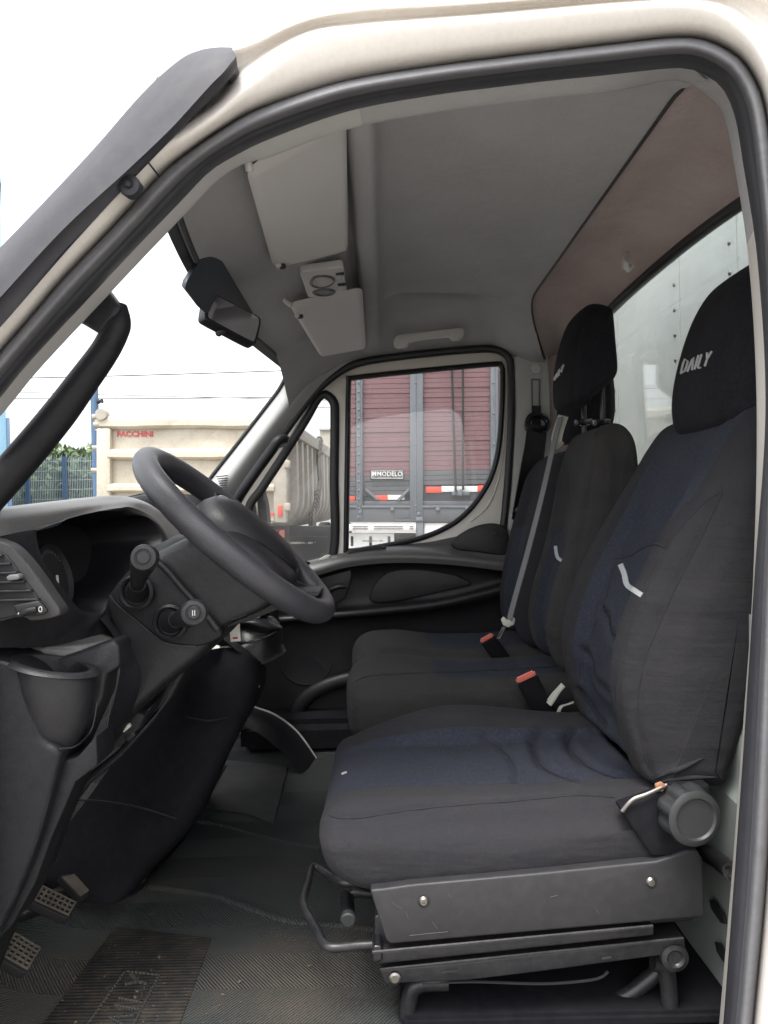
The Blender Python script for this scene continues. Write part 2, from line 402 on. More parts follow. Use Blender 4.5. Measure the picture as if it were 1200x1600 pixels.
def cushion(name, outline, y0, y1, ry, rfn, bump, mats, region, parent=None, N=150, Mv=90, grooves=None, gdep=.006, gw=.006, label=None):
    """stuffed cushion: a side profile carried across the seat, rounded at both ends, padded and stitched"""
    O = cr(outline, N, True)
    area = np.sum(O[:, 0] * np.roll(O[:, 1], -1) - np.roll(O[:, 0], -1) * O[:, 1])
    T = np.roll(O, -2, 0) - np.roll(O, 2, 0)
    for _ in range(4): T = (T + np.roll(T, 1, 0) + np.roll(T, -1, 0)) / 3
    Nn = np.stack([T[:, 1], -T[:, 0]], 1) * (1 if area > 0 else -1); Nn /= np.linalg.norm(Nn, axis=1)[:, None]
    t = np.linspace(0, 1, Mv); yy = y0 + (y1 - y0) * (.55 * t + .45 * (3 * t * t - 2 * t ** 3))
    rf = np.array([rfn(a, b) for a, b in O]); rf = rf if rf.ndim == 2 else np.stack([rf, rf], 1)
    G = np.zeros((Mv, N, 3))
    for i, y in enumerate(yy):
        d = min(y - y0, y1 - y); e = 0
        if d < ry: e = 1 - math.sqrt(max(0, 1 - ((ry - d) / ry) ** 2))
        bp = np.array([bump(O[j, 0], O[j, 1], Nn[j, 0], Nn[j, 1], (y - y0) / (y1 - y0)) for j in range(N)])
        Q = O + Nn * (bp[:, None] - rf * e)
        G[i, :, 0] = Q[:, 0]; G[i, :, 1] = y; G[i, :, 2] = Q[:, 1]
    def surfN(G):
        du = np.gradient(G, axis=0); dv = np.roll(G, -1, 1) - np.roll(G, 1, 1)
        n = np.cross(du, dv); n /= np.linalg.norm(n, axis=2)[:, :, None] + 1e-12
        c = G.reshape(-1, 3).mean(0)
        if np.sum(n * (G - c)) < 0: n = -n
        return n
    fs = gridfaces(Mv, N, False, True)
    if grooves:
        tree = BVHTree.FromPolygons([tuple(q) for q in G.reshape(-1, 3)], fs); nrm = surfN(G); flat = G.reshape(-1, 3); nf = nrm.reshape(-1, 3)
        for (pl, dep, wd) in grooves:
            pts = np.array([tuple(q) for q in drape(tree, pl, 60)])
            if len(pts) < 3: continue
            dd = np.full(len(flat), 9.)
            for a in range(0, len(pts)): dd = np.minimum(dd, np.linalg.norm(flat - pts[a], axis=1))
            flat -= nf * (dep * np.exp(-(dd / wd) ** 2))[:, None]
            flat += nf * (dep * .30 * np.exp(-((dd - wd * 3) / (wd * 2.2)) ** 2))[:, None]
        G = flat.reshape(Mv, N, 3)
    mi = []
    for i in range(Mv - 1):
        for j in range(N):
            c = (G[i, j] + G[i + 1, (j + 1) % N]) / 2; mi.append(region(c, (i + .5) / (Mv - 1), Nn[j]))
    verts = [tuple(q) for q in G.reshape(-1, 3)]
    for i in (0, Mv - 1):
        c = G[i].mean(0); k = len(verts); c[1] += (-.004 if i == 0 else .004); verts.append(tuple(c))
        for j in range(N):
            fs.append((i * N + j, i * N + (j + 1) % N, k)); mi.append(0)
    o = mesh(name, verts, fs, mats, parent, 180, mi=mi, label=label)
    bm = bmesh.new(); bm.from_mesh(o.data); bmesh.ops.recalc_face_normals(bm, faces=bm.faces); bm.to_mesh(o.data); bm.free()
    return o
def xz(pts, Y): return [(P(x, y, Y).x, P(x, y, Y).z) for x, y in pts]
# ------------------------------------------------------------------ ground
ground = mesh('ground', [(-300, -60, 0), (300, -60, 0), (300, 600, 0), (-300, 600, 0)], [(0, 1, 2, 3)], M['asph'], kind='structure')

# ------------------------------------------------------------------ the cab shell
FZ = CAM.z - .83                     # cab floor height
cab = thing('truck_cab', 'cream painted truck cab seen through its open driver door opening', 'truck', (0.1, 1.8, FZ - .3))
Dp = [(-60, 625), (0, 552), (50, 494), (100, 435), (175, 357), (250, 275), (300, 234), (345, 203), (396, 174), (492, 140), (568, 121),
      (683, 103), (760, 93), (850, 82), (950, 70), (1050, 59), (1100, 62), (1140, 80), (1165, 102), (1190, 150), (1203, 230), (1212, 400),
      (1216, 650), (1213, 900), (1207, 1150), (1197, 1375), (1176, 1600), (1165, 1720)]
Si = [(-60, 690), (0, 622), (45, 567), (137, 468), (212, 388), (285, 312), (328, 268), (368, 243), (415, 220), (505, 186), (578, 166),
      (690, 147), (762, 138), (852, 127), (951, 117), (1045, 107), (1082, 109), (1113, 124), (1132, 142), (1149, 185), (1161, 255), (1184, 413),
      (1196, 640), (1179, 900), (1163, 1150), (1147, 1375), (1130, 1600), (1120, 1720)]
Ap, Bp, Cp = [], [], []
sp = {6: ((262, 150), (270, 190), (285, 215)), 7: ((338, 85), (338, 150), (340, 180)), 8: ((392, 67), (380, 103), (388, 138)), 9: ((474, 30), (471, 50), (480, 66)),
      10: ((560, 13), (556, 35), (562, 50)), 11: ((683, 6), (683, 25), (683, 39)), 12: ((760, 1), (760, 19), (760, 34)), 13: ((850, -5), (850, 11), (850, 26)),
      14: ((955, -15), (955, 2), (955, 16)), 15: ((1062, -26), (1062, -4), (1056, 10)), 16: ((1130, -26), (1125, 2), (1113, 18)), 17: ((1182, -16), (1166, 25), (1153, 42)),
      18: ((1232, 12), (1196, 60), (1183, 75)), 19: ((1268, 80), (1226, 120), (1210, 132)), 20: ((1284, 200), (1240, 220), (1222, 226))}
for k, d in enumerate(Dp):
    if k < 6: a, b, c = (d[0] - 66, d[1] - 72), (d[0] - 44, d[1] - 47), (d[0] - 26, d[1] - 28)
    elif k in sp: a, b, c = sp[k]
    else: a, b, c = (d[0] + 84, d[1]), (d[0] + 40, d[1]), (d[0] + 20, d[1])
    Ap.append(a); Bp.append(b); Cp.append(c)
NS = 150
def row(pts, Y): return cr([tuple(P(x, y, Y)) for x, y in pts], NS)
Hp = [((a[0] + b[0]) / 2, (a[1] + b[1]) / 2) for a, b in zip(Ap, Bp)]
Ep = [(c[0] * .35 + d[0] * .65, c[1] * .35 + d[1] * .65) for c, d in zip(Cp, Dp)]
C2 = [(b[0] * .5 + c[0] * .5, b[1] * .5 + c[1] * .5) for b, c in zip(Bp, Cp)]
rows = [row(Ap, 1.05), row(Ap, .938), row(Hp, .945), row(Bp, .948), row(C2, .920), row(Cp, .914), row(Ep, .929), row(Dp, .958), row(Dp, .985)]
rows = np.array(rows)
fine = np.stack([cr(rows[:, j], 120) for j in range(NS)], 1)
grid('body_shell', fine, M['cream'], cab, smooth=180)
# the rubber of the door opening: outward lip, crease, dark inner lip
def mixp(t): return [(d[0] * (1 - t) + s[0] * t, d[1] * (1 - t) + s[1] * t) for d, s in zip(Dp, Si)]
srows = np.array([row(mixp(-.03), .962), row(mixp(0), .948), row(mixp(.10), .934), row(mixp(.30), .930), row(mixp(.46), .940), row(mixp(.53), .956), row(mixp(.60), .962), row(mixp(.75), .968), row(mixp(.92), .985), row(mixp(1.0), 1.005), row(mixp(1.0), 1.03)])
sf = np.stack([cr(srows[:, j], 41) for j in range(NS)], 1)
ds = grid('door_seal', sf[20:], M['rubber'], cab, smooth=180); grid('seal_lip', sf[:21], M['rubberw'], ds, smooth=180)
# pale inner flange and inner pillar trim inside the rubber
Fi = [(x + (14 if k < 8 else 0), y + (11 if k < 8 else 22)) for k, (x, y) in enumerate(Si)]
for k, (x, y) in enumerate(Si):
    if 7 < k < 15: Fi[k] = (x + 2, y + 26)
    if k >= 15: Fi[k] = (x - 16, y + 6)
fl = {15: (1040, 126), 16: (1072, 128), 17: (1098, 142), 18: (1116, 158), 19: (1132, 182), 20: (1146, 245), 21: (1171, 413), 22: (1183, 640), 23: (1177, 900), 24: (1160, 1150), 25: (1143, 1375), 26: (1124, 1600), 27: (1114, 1720)}
for k, q in fl.items(): Fi[k] = q
A1 = row(Si, 1.0); A2 = row(Fi, 1.045); A3 = row(Fi, 1.06)
fr = np.stack([cr(np.array([A1[j], A2[j], A3[j]]), 10) for j in range(NS)], 1)
cut0 = int(NS * .275); cut1 = int(NS * .545)
grid('pillar_trim', fr[:, :cut0 + 1], M['grey'], cab)
grid('headliner_edge', fr[:, cut0:cut1 + 1], M['head'], cab)
grid('door_flange', fr[:, cut1:], M['creamin'], cab)
# black weather trim of the windscreen pillar
To = [(-60, 450), (0, 388), (75, 310), (150, 230), (225, 145), (280, 95), (312, 79), (340, 74), (362, 74)]
Tm = [(-60, 530), (0, 465), (100, 357), (200, 265), (262, 206), (300, 165), (330, 132), (350, 112), (369, 88)]
Tl = [(-60, 575), (0, 512), (100, 397), (170, 320), (235, 252), (300, 185), (335, 150), (358, 125), (371, 104)]
To2 = [(x - 4, y + 6) for x, y in To]
tr = np.array([cr([tuple(P(x, y, .99)) for x, y in To2], 70), cr([tuple(P(x, y, .950)) for x, y in To], 70),
               cr([tuple(P(.65 * a + .35 * c, .65 * b + .35 * d, .900)) for (a, b), (c, d) in zip(To, Tm)], 70), cr([tuple(P(x, y, .886)) for x, y in Tm], 70),
               cr([tuple(P(x, y, .899)) for x, y in Tm], 70), cr([tuple(P(x, y, .908)) for x, y in Tl], 70), cr([tuple(P(x, y, .945)) for x, y in Tl], 70)])
tr = np.stack([np.vstack([cr(tr[:4, j], 18), lin(tr[3:, j], 12)[1:]]) for j in range(70)], 1)
grid('pillar_weather_trim', tr, M['trimblk'], cab, smooth=50)
prism('trim_end_cap', [P(362, 74, .95), P(371, 104, .925), P(358, 125, .925), P(340, 90, .90)], .03, M['trimblk'], cab, .004)
c0 = P(203, 291, .905)
clip = lathe('trim_clip', [(.012, .012), (.0135, 0), (.0125, -.004), (.007, -.006), (.007, -.004), (.004, -.0035), (.003, -.007)], c0, (0, 1, 0), M['trimblk'], cab, 24)
rprism('clip_tab', [(188, 285), (205, 272), (222, 287), (216, 300), (196, 305), (190, 298)], .908, .012, M['trimblk'], clip, .003)
tube('body_joint', [P(231, 253, .9085), P(249, 276, .935)], .0011, M['gasket'], cab, 6)
# closing panels: roof, floor, bulkhead, far side
Zr = CAM.z + .70
roofrow = []
for i, Y in enumerate(np.linspace(0, 1, 14)):
    yy = 1.0 + Y * 1.85
    zz = Zr + .02 * math.sin(Y * math.pi)
    rr = [V(-.33, yy, CAM.z + .54), V(-.27, yy, CAM.z + .60), V(-.1, yy, zz - .06), V(.2, yy, zz - .015), V(.73, yy, zz)]
    roofrow.append(cr(rr, 20))
grid('roof', roofrow, M['cream'], cab)

bon = []
for Y in np.linspace(.95, 2.75, 16):
    t = (Y - .95) / 1.8; b_ = .10 * math.sin(math.pi * t)
    bon.append(cr([V(-.96 - b_, Y, CAM.z - .14), V(-1.15 - b_, Y, CAM.z - .19 - .02 * abs(t - .5)), V(-1.45 - b_, Y, CAM.z - .34 - .08 * abs(t - .5)), V(-1.65 - b_, Y, CAM.z - .62), V(-1.70 - b_, Y, CAM.z - 1.1)], 24))
grid('bonnet', bon, M['cream'], cab, smooth=180)
plate('front_wing', [(-.585, CAM.z - 1.25), (-.585, CAM.z + .06), (-.70, CAM.z - .02), (-.97, CAM.z - .15), (-1.45, CAM.z - .36), (-1.66, CAM.z - .62), (-1.70, CAM.z - 1.25)], [], lambda a, b: (a, .935, b), (0, .05, 0), .012, M['cream'], cab)
box('door_step', (-.02, .985, CAM.z - .95), (1.13, .10, .16), M['cream'], cab, .015)
box('step_tread', (-.02, .985, CAM.z - .866), (1.05, .08, .006), M['plast'], cab, .002)
# header line, headliner, rear headliner
def hx(Y):
    t = (Y - 1.05) / 1.5; return -.292 - .068 * math.sin(math.pi * min(max(t, 0), 1)) - .03 * max(0, min(1.2, t))
def hz(Y):
    t = min(max((Y - 1.05) / 1.5, 0), 1); return .448 + .048 * math.sin(t * math.pi / 2) + .012 * math.sin(math.pi * t)
def sm_(a, b, x):
    t = min(1, max(0, (x - a) / (b - a))); return t * t * (3 - 2 * t)
def jx(Y): return .45 + (.13 * ((Y - 2.15) / .45) ** 1.5 if Y > 2.15 else 0)
def jz(Y): return .610 - (.10 * ((Y - 2.1) / .5) ** 2 if Y > 2.1 else 0) - (.35 * (1.12 - Y) ** 1.3 if Y < 1.12 else 0)
cx_ = [-.30, -.26, -.215, -.15, -.085, -.066, -.058, -.05, -.043, -.022, -.006, .012, .05, .15, .30, .40, .45]
cz_ = [.0, .535, .556, .580, .605, .632, .634, .604, .590, .588, .594, .632, .644, .645, .636, .622, .612]
wsx, wsz = zip(*[(P(x, y, 2.61).x, P(x, y, 2.61).z - CAM.z) for x, y in [(440, 683), (480, 628), (502, 604), (530, 582), (562, 567), (610, 559), (680, 551), (740, 546), (772, 546), (798, 560), (830, 575)]])
G = []
for Y in np.linspace(1.0, 2.63, 80):
    r = []
    x0, z0, x1, z1 = hx(Y), hz(Y), jx(Y), jz(Y)
    ctl = [(x0, z0), (x0 + .035, z0 + .6 * (cz_[1] - z0))] + [(x, z - .5 * max(0, .50 - z0) * max(0, -.05 - x) / .2) for x, z in zip(cx_[2:-1], cz_[2:-1])] + [(x1, z1)]
    sn = .40 * (1.13 - Y) ** 1.4 if Y < 1.13 else 0
    f = sm_(2.36, 2.63, Y) ** 1.3
    for (x, z) in cr(ctl, 130):
        zz = z - sn * min(1, max(0, (x - x0) * 5))
        zf = np.interp(x, wsx, wsz) + .016
        zz = zz * (1 - f) + min(zz, zf) * f
        # the hollow of the far grab handle
        hol = 1 / (1 + math.exp(-(x - .03) / .012)) / (1 + math.exp((x - .36) / .02)) / (1 + math.exp(-(Y - 2.30) / .02)) / (1 + math.exp((Y - 2.56) / .02))
        r.append((x, Y, CAM.z + zz + .040 * hol))
    G.append(r)
G = np.array(G)
headl = grid('headliner', G, M['head'], cab, smooth=180)
tube('headliner_joint', [V(jx(Y), Y, CAM.z + jz(Y) - .004) for Y in np.linspace(1.07, 2.62, 40)], .0030, M['gasket'], cab, 8)
def wz(Y):
    a = (Y - 1.85) / .75; return .560 - .05 * abs(a) ** 2.4
G = []
for Y in np.linspace(1.0, 2.66, 50):
    a = V(jx(Y), Y, CAM.z + jz(Y)); b = V(.672, Y, CAM.z + wz(Y))
    m1 = a.lerp(b, .5) + V(0, 0, .028)
    G.append(cr([a, m1, b], 16))
grid('rear_headliner', G, M['headr'], cab, smooth=180)
# rear bulkhead with its window
def rr(x0, y0, x1, y1, r, n=8):
    out = []
    for cx, cy_, a0 in ((x1 - r, y1 - r, 0), (x0 + r, y1 - r, 90), (x0 + r, y0 + r, 180), (x1 - r, y0 + r, 270)):
        for i in range(n + 1):
            a = math.radians(a0 + 90 * i / n); out.append((cx + r * math.cos(a), cy_ + r * math.sin(a)))
    return out
whole = []
for Y in np.linspace(1.17, 2.55, 30): whole.append((Y, CAM.z + wz(Y)))
win = [(1.17, CAM.z - .05)] + whole + [(2.55, CAM.z - .05)]
plate('rear_wall', [(.96, FZ), (2.75, FZ), (2.75, CAM.z + .66), (.96, CAM.z + .66)], [win], lambda a, b: (.675, a, b), (.02, 0, 0), .003, M['rearw'], cab)
tube('rear_window_gasket', [V(.668, a, b) for a, b in cr(win, 120, True)], .013, M['gasket'], cab, 8, True)
plate('rear_window', win, [], lambda a, b: (.680, a, b), (.004, 0, 0), 0, M['glassr'], cab)
patch('rear_corner_trim', [[V(.575, 2.62, CAM.z + .51), V(.58, 2.62, CAM.z + .2), V(.58, 2.62, CAM.z - .3)], [V(.64, 2.62, CAM.z + .53), V(.645, 2.615, CAM.z + .2), V(.645, 2.61, CAM.z - .3)], [V(.672, 2.60, CAM.z + .55), V(.672, 2.58, CAM.z + .2), V(.672, 2.56, CAM.z - .3)]], M['headr'], cab)
# ribs and slots of the painted wall below the window, near the door
lw = thing('rear_wall_panel', 'grey green pressed steel panel with slots behind the driver seat', 'panel', (.66, 1.3, FZ))
patch('pillar_panel', [[V(.560, 1.065, CAM.z - .18), V(.566, 1.20, CAM.z - .18), V(.575, 1.50, CAM.z - .18), V(.672, 1.56, CAM.z - .18)], [V(.560, 1.065, CAM.z - .36), V(.566, 1.20, CAM.z - .36), V(.575, 1.50, CAM.z - .36), V(.672, 1.56, CAM.z - .36)],
   [V(.548, 1.065, CAM.z - .385), V(.554, 1.20, CAM.z - .385), V(.563, 1.50, CAM.z - .385), V(.672, 1.56, CAM.z - .385)], [V(.548, 1.065, CAM.z - .46), V(.554, 1.20, CAM.z - .46), V(.563, 1.50, CAM.z - .46), V(.672, 1.56, CAM.z - .46)],
   [V(.536, 1.065, CAM.z - .475), V(.542, 1.20, CAM.z - .475), V(.551, 1.50, CAM.z - .475), V(.672, 1.56, CAM.z - .475)], [V(.536, 1.065, CAM.z - .83), V(.542, 1.20, CAM.z - .83), V(.551, 1.50, CAM.z - .83), V(.672, 1.56, CAM.z - .83)]], M['rearw'], lw, nu=40, nv=40, straight=True, smooth=30)
for (px, py, xx) in ((1146, 1294, .547), (1121, 1424, .535), (1130, 1492, .535)):
    p = PX(px, py, xx)
    prism('slot', [p + V(-.001, .030, .004), p + V(-.001, .012, .012), p + V(-.001, -.022, .008), p + V(-.001, -.030, -.004), p + V(-.001, -.012, -.012), p + V(-.001, .022, -.008)], .003, M['black'], lw, .0005, direction=(1, 0, 0))
hook = tube('belt_guide', [PX(1100, 1332, .53), PX(1118, 1342, .525), PX(1136, 1356, .52), PX(1144, 1362, .515)], .014, M['mblack'], lw, 12)
lathe('guide_end', [(.014, .003), (.014, -.002), (.009, -.003), (.008, .001)], PX(1144, 1362, .513), (1, .6, 0), M['plastg'], lw, 16)
# windscreen
G = []
for Y in np.linspace(1.03, 2.62, 40):
    t = (Y - 1.03) / 1.59; bulge = .10 * math.sin(math.pi * t)
    top = V(hx(Y) - .005, Y, CAM.z + hz(Y) + .01); bot = V(-.93 - bulge, Y, CAM.z - .10)
    mid = top.lerp(bot, .5) + V(-.02, 0, .02)
    G.append(cr([top, mid, bot], 24))
grid('windscreen', G, M['glass'], cab, smooth=180)
fs_ = []
for Y in np.linspace(1.03, 2.6, 50):
    t = (Y - 1.03) / 1.59; bulge = .10 * math.sin(math.pi * t); top = V(hx(Y) - .003, Y, CAM.z + hz(Y) + .008); bot = V(-.93 - bulge, Y, CAM.z - .10); mid = top.lerp(bot, .5) + V(-.02, 0, .02)
    c_ = cr([top, mid, bot], 200); fs_.append([tuple(c_[0] + np.array([.003, 0, -.002])), tuple(c_[3] + np.array([.003, 0, -.002])), tuple(c_[7] + np.array([.003, 0, -.002]))])
grid('blackout_band', fs_, M['gasket'], cab, smooth=180)
tube('windscreen_header_seal', [V(hx(Y) - .002, Y, CAM.z + hz(Y) + .002) for Y in np.linspace(1.03, 2.6, 50)], .010, M['gasket'], cab, 8, ry=.006)
# far windscreen pillar trim
pl_ = [(462, 545), (455, 572), (440, 605), (418, 635), (374, 692), (330, 748), (300, 790)]
pr_ = [(560, 556), (525, 580), (500, 604), (470, 640), (430, 690), (372, 768), (345, 800)]
pm_ = [(.5 * a + .5 * c, .5 * b + .5 * d) for (a, b), (c, d) in zip(pl_, pr_)]
patch('pillar_trim', [[(x, y, 2.575) for x, y in pl_], [(x, y, 2.555) for x, y in pm_], [(x, y, 2.60) for x, y in pr_]], M['pillar'], cab, nu=50)
tube('windscreen_side_seal', [P(x - 2, y, 2.575) for x, y in pl_], .007, M['gasket'], cab, 8, res=40)
for px, py in ((461, 612),):
    lathe('trim_plug', [(.010, .002), (.010, -.002), (.008, -.003)], P(px, py, 2.56), (-.05, 1, -.05), M['pillar'], cab, 20)
for i in range(7):
    a = P(338 + i * 1.5, 745 + i * 3.4, 2.55); b = P(356 - i * .4, 743 + i * 3.8, 2.55)
    tube('speaker_slot', [a, b], .0018, M['gasket'], cab, 5)
# far grab handle on that pillar
ghf = thing('grab_handle', 'black grab handle on the far windscreen pillar beside the quarter window', 'handle', P(400, 740, 2.55))
tube('grip', [P(444, 686, 2.50), P(434, 690, 2.48), P(424, 704, 2.48), P(402, 734, 2.48), P(380, 766, 2.48), P(366, 790, 2.5)], .018, M['plast'], ghf, 12, res=30)
rprism('foot_bracket', [(428, 682), (448, 678), (446, 694), (430, 698)], 2.50, .08, M['plast'], ghf, .006)
# roof above the far door, far side body
plate('far_side', [(-.62, FZ - .2), (.72, FZ - .2), (.72, CAM.z + .66), (-.27, CAM.z + .66), (-.28, CAM.z + .50), (-.555, CAM.z + .117), (-.62, CAM.z + .0)],
      [[(P(x, y, 2.72).x, P(x, y, 2.72).z) for x, y in [(396, 900), (366, 800), (440, 690), (500, 612), (600, 570), (770, 560), (796, 590), (790, 800), (760, 850)]]],
      lambda a, b: (a, 2.72, b), (0, .05, 0), .004, M['creamin'], cab)
# B pillar trim with belt slot
bp = rprism('belt_pillar_trim', [(803, 556), (857, 551), (861, 620), (862, 720), (860, 880), (786, 880), (800, 760), (806, 640)], 2.60, .10, M['pillar'], cab, .010, label='pale belt pillar trim beside the far door')
lathe('trim_plug', [(.019, 0), (.019, -.004), (.016, -.006), (.010, -.005)], P(837, 577, 2.60), (0, 1, 0), M['grey'], bp, 24)
plate('belt_slot', [(P(x, y, 2.596).x, P(x, y, 2.596).z) for x, y in [(830, 592), (844, 592), (844, 645), (831, 645)]], [[(P(x, y, 2.596).x, P(x, y, 2.596).z) for x, y in [(832, 594), (842, 594), (842, 643), (833, 643)]]], lambda a, b: (a, 2.594, b), (0, .004, 0), 0, M['plastl'], bp)

# ------------------------------------------------------------------ cab floor and toe board
floor = []
for Y in np.linspace(1.0, 2.72, 30):
    r = [V(.69, Y, FZ), V(.2, Y, FZ), V(-.35, Y, FZ), V(-.62, Y, FZ), V(-.72, Y, FZ + .06), V(-.88, Y, FZ + .22), V(-1.0, Y, FZ + .50), V(-1.02, Y, FZ + .75)]
    floor.append(cr(r, 60))
def mat_rubber():
    m = mat('ribbed_mat_rubber', (.034, .038, .038), .75, spec=.2)
    n = m.node_tree.nodes; l = m.node_tree.links; b = n['Principled BSDF']
    tc = n.new('ShaderNodeTexCoord'); sx = n.new('ShaderNodeSeparateXYZ'); l.new(tc.outputs['Object'], sx.inputs[0])
    def ma(op, a, b_=None, c=None):
        q = n.new('ShaderNodeMath'); q.operation = op
        for i, v in enumerate((a, b_, c)):
            if v is None: continue
            if isinstance(v, (int, float)): q.inputs[i].default_value = v
            else: l.new(v, q.inputs[i])
        return q.outputs[0]
    tri = ma('ABSOLUTE', ma('SUBTRACT', ma('FRACT', ma('MULTIPLY', sx.outputs[1], 5.2)), .5))
    u = ma('ADD', ma('MULTIPLY', sx.outputs[0], 1.0), ma('MULTIPLY', tri, .155))
    w = ma('SINE', ma('MULTIPLY', u, 2 * math.pi / .0064))
    bp_ = n.new('ShaderNodeBump'); bp_.inputs['Distance'].default_value = .0022; l.new(w, bp_.inputs['Height']); l.new(bp_.outputs[0], b.inputs['Normal'])
    t = n.new('ShaderNodeTexNoise'); t.inputs['Scale'].default_value = 3.2; t.inputs['Detail'].default_value = 6; l.new(tc.outputs['Object'], t.inputs['Vector'])
    # dried mud gathers around the place for the feet
    v = n.new('ShaderNodeVectorMath'); v.operation = 'DISTANCE'; v.inputs[1].default_value = (-.36, 1.10, FZ); l.new(tc.outputs['Object'], v.inputs[0])
    fall = n.new('ShaderNodeMapRange'); fall.inputs[1].default_value = .05; fall.inputs[2].default_value = .70; fall.inputs[3].default_value = .62; fall.inputs[4].default_value = 0
    l.new(v.outputs['Value'], fall.inputs[0])
    nf = n.new('ShaderNodeMapRange'); nf.inputs[1].default_value = .46; nf.inputs[2].default_value = .70; l.new(t.outputs['Fac'], nf.inputs[0])
    d1 = ma('MULTIPLY', fall.outputs[0], nf.outputs[0])
    t2 = n.new('ShaderNodeTexNoise'); t2.inputs['Scale'].default_value = 26; t2.inputs['Detail'].default_value = 6; l.new(tc.outputs['Object'], t2.inputs['Vector'])
    nf2 = n.new('ShaderNodeMapRange'); nf2.inputs[1].default_value = .5; nf2.inputs[2].default_value = .8; nf2.inputs[4].default_value = .25; l.new(t2.outputs['Fac'], nf2.inputs[0])
    mx0 = n.new('ShaderNodeMix'); mx0.data_type = 'RGBA'; mx0.inputs[6].default_value = (.046, .051, .052, 1); mx0.inputs[7].default_value = (.090, .094, .092, 1); l.new(ma('MAXIMUM', nf2.outputs[0], ma('MULTIPLY', ma('ADD', w, 1.0), .17)), mx0.inputs[0])
    mx = n.new('ShaderNodeMix'); mx.data_type = 'RGBA'; mx.inputs[7].default_value = (.19, .145, .10, 1)
    l.new(mx0.outputs[2], mx.inputs[6]); l.new(d1, mx.inputs[0]); l.new(mx.outputs[2], b.inputs['Base Color'])
    return m
M['mat'] = mat_rubber()
grid('cab_floor', floor, M['plast'], cab, smooth=180)
fm = []
for Y in np.linspace(1.02, 2.62, 40):
    r = [V(.02, Y, FZ + .006), V(-.35, Y, FZ + .006), V(-.62, Y, FZ + .006), V(-.72, Y, FZ + .066), V(-.86, Y, FZ + .205)]
    fm.append(cr(r, 50))
fmat = thing('floor_mat', 'ribbed black rubber floor mat covering both footwells, muddy near the pedals', 'floor mat', (-.3, 1.6, FZ))
FM = grid('mat_sheet', fm, M['mat'], fmat, smooth=180, thick=.004)
zt = FZ + .008
for pl in ([(300, 1283), (340, 1288), (385, 1300), (440, 1316), (500, 1326)], [(232, 1386), (330, 1400), (390, 1420), (450, 1440), (520, 1447), (600, 1456)]):
    tube('raised_ridge', [PZ(x, y, zt) for x, y in pl], .007, M['mat'], fmat, 8, res=40, ry=.009)
# heel pad
padp = [PZ(180, 1450, zt), PZ(331, 1468, zt), PZ(268, 1640, zt), PZ(40, 1640, zt)]
def padmat():
    m = mat('heel_pad_rubber', (.015, .0158, .0165), .75, spec=.15, var=[(7, .5, (.032, .029, .025)), (38, .4, (.085, .066, .048)), ((60, 9, 1), .15, (.07, .056, .042))])
    n = m.node_tree.nodes; l = m.node_tree.links; b = n['Principled BSDF']
    tc = n.new('ShaderNodeTexCoord'); wv = n.new('ShaderNodeTexWave'); wv.bands_direction = 'Y'; wv.inputs['Scale'].default_value = 38; wv.inputs['Distortion'].default_value = .0
    l.new(tc.outputs['Object'], wv.inputs['Vector']); bp_ = n.new('ShaderNodeBump'); bp_.inputs['Distance'].default_value = .0011
    l.new(wv.outputs['Fac'], bp_.inputs['Height']); l.new(bp_.outputs[0], b.inputs['Normal'])
    return m
M['pad'] = padmat()
pad = prism('heel_pad', padp, .004, M['pad'], fmat, .0015, direction=(0, 0, 1))
zp = zt + .0045
tube('pad_border', [PZ(195, 1518, zp), PZ(248, 1524, zp), PZ(190, 1640, zp), PZ(110, 1640, zp)], .0025, M['mat'], pad, 6, True)
txt = []
q = [(148, 1630), (200, 1521), (238, 1524), (196, 1632)]       # baseline runs away from the door, letter tops towards the pedals
for s in glyph_strokes('DAILY', [(192, 1632), (234, 1526), (203, 1522), (152, 1630)], .1):
    txt.append([PZ(x, y, zp + .001) for x, y in s])
for tx_ in ([txt[0]], [txt[1]], [txt[2]], [txt[3]], txt[4:]): tubes('embossed_letter', tx_, .0028, M['mat'], pad, kind='stuff' if len(tx_) > 1 else None)
# scattered bits of dry mud
fl_v, fl_f = [], []
for i in range(150):
    px = random.gauss(190, 110); py = 1600 - abs(random.gauss(0, 80))
    if px < -20 or px > 560: continue
    c = PZ(px, py, zp + .0005); s = random.uniform(.0005, .0016) * (1 if random.random() < .9 else 2.4); a = random.uniform(0, 3.14); k = len(fl_v)
    e = V(math.cos(a), math.sin(a), 0); g = V(-math.sin(a), math.cos(a), 0)
    fl_v += [c + e * s * 2, c + g * s, c - e * s * 1.6, c - g * s * .8, c + V(0, 0, s * .7)]
    fl_f += [(k, k + 1, k + 4), (k + 1, k + 2, k + 4), (k + 2, k + 3, k + 4), (k + 3, k, k + 4)]
mesh('mud_crumbs', fl_v, fl_f, M['dirt'], fmat, 0, kind='stuff')
sm = thing('loose_mat', 'small black rubber mat lying in the far footwell', 'floor mat', PZ(390, 1240, zt))
smp = [PZ(352, 1190, zt), PZ(450, 1200, zt), PZ(428, 1290, zt), PZ(388, 1275, zt), PZ(318, 1262, zt)]
prism('mat_sheet', smp, .006, M['tyre'], sm, .002, direction=(0, 0, 1))
tube('mat_fold', [PZ(352, 1196, zt + .007), PZ(330, 1230, zt + .012), PZ(316, 1260, zt + .007)], .004, M['tyre'], sm, 6, res=16)
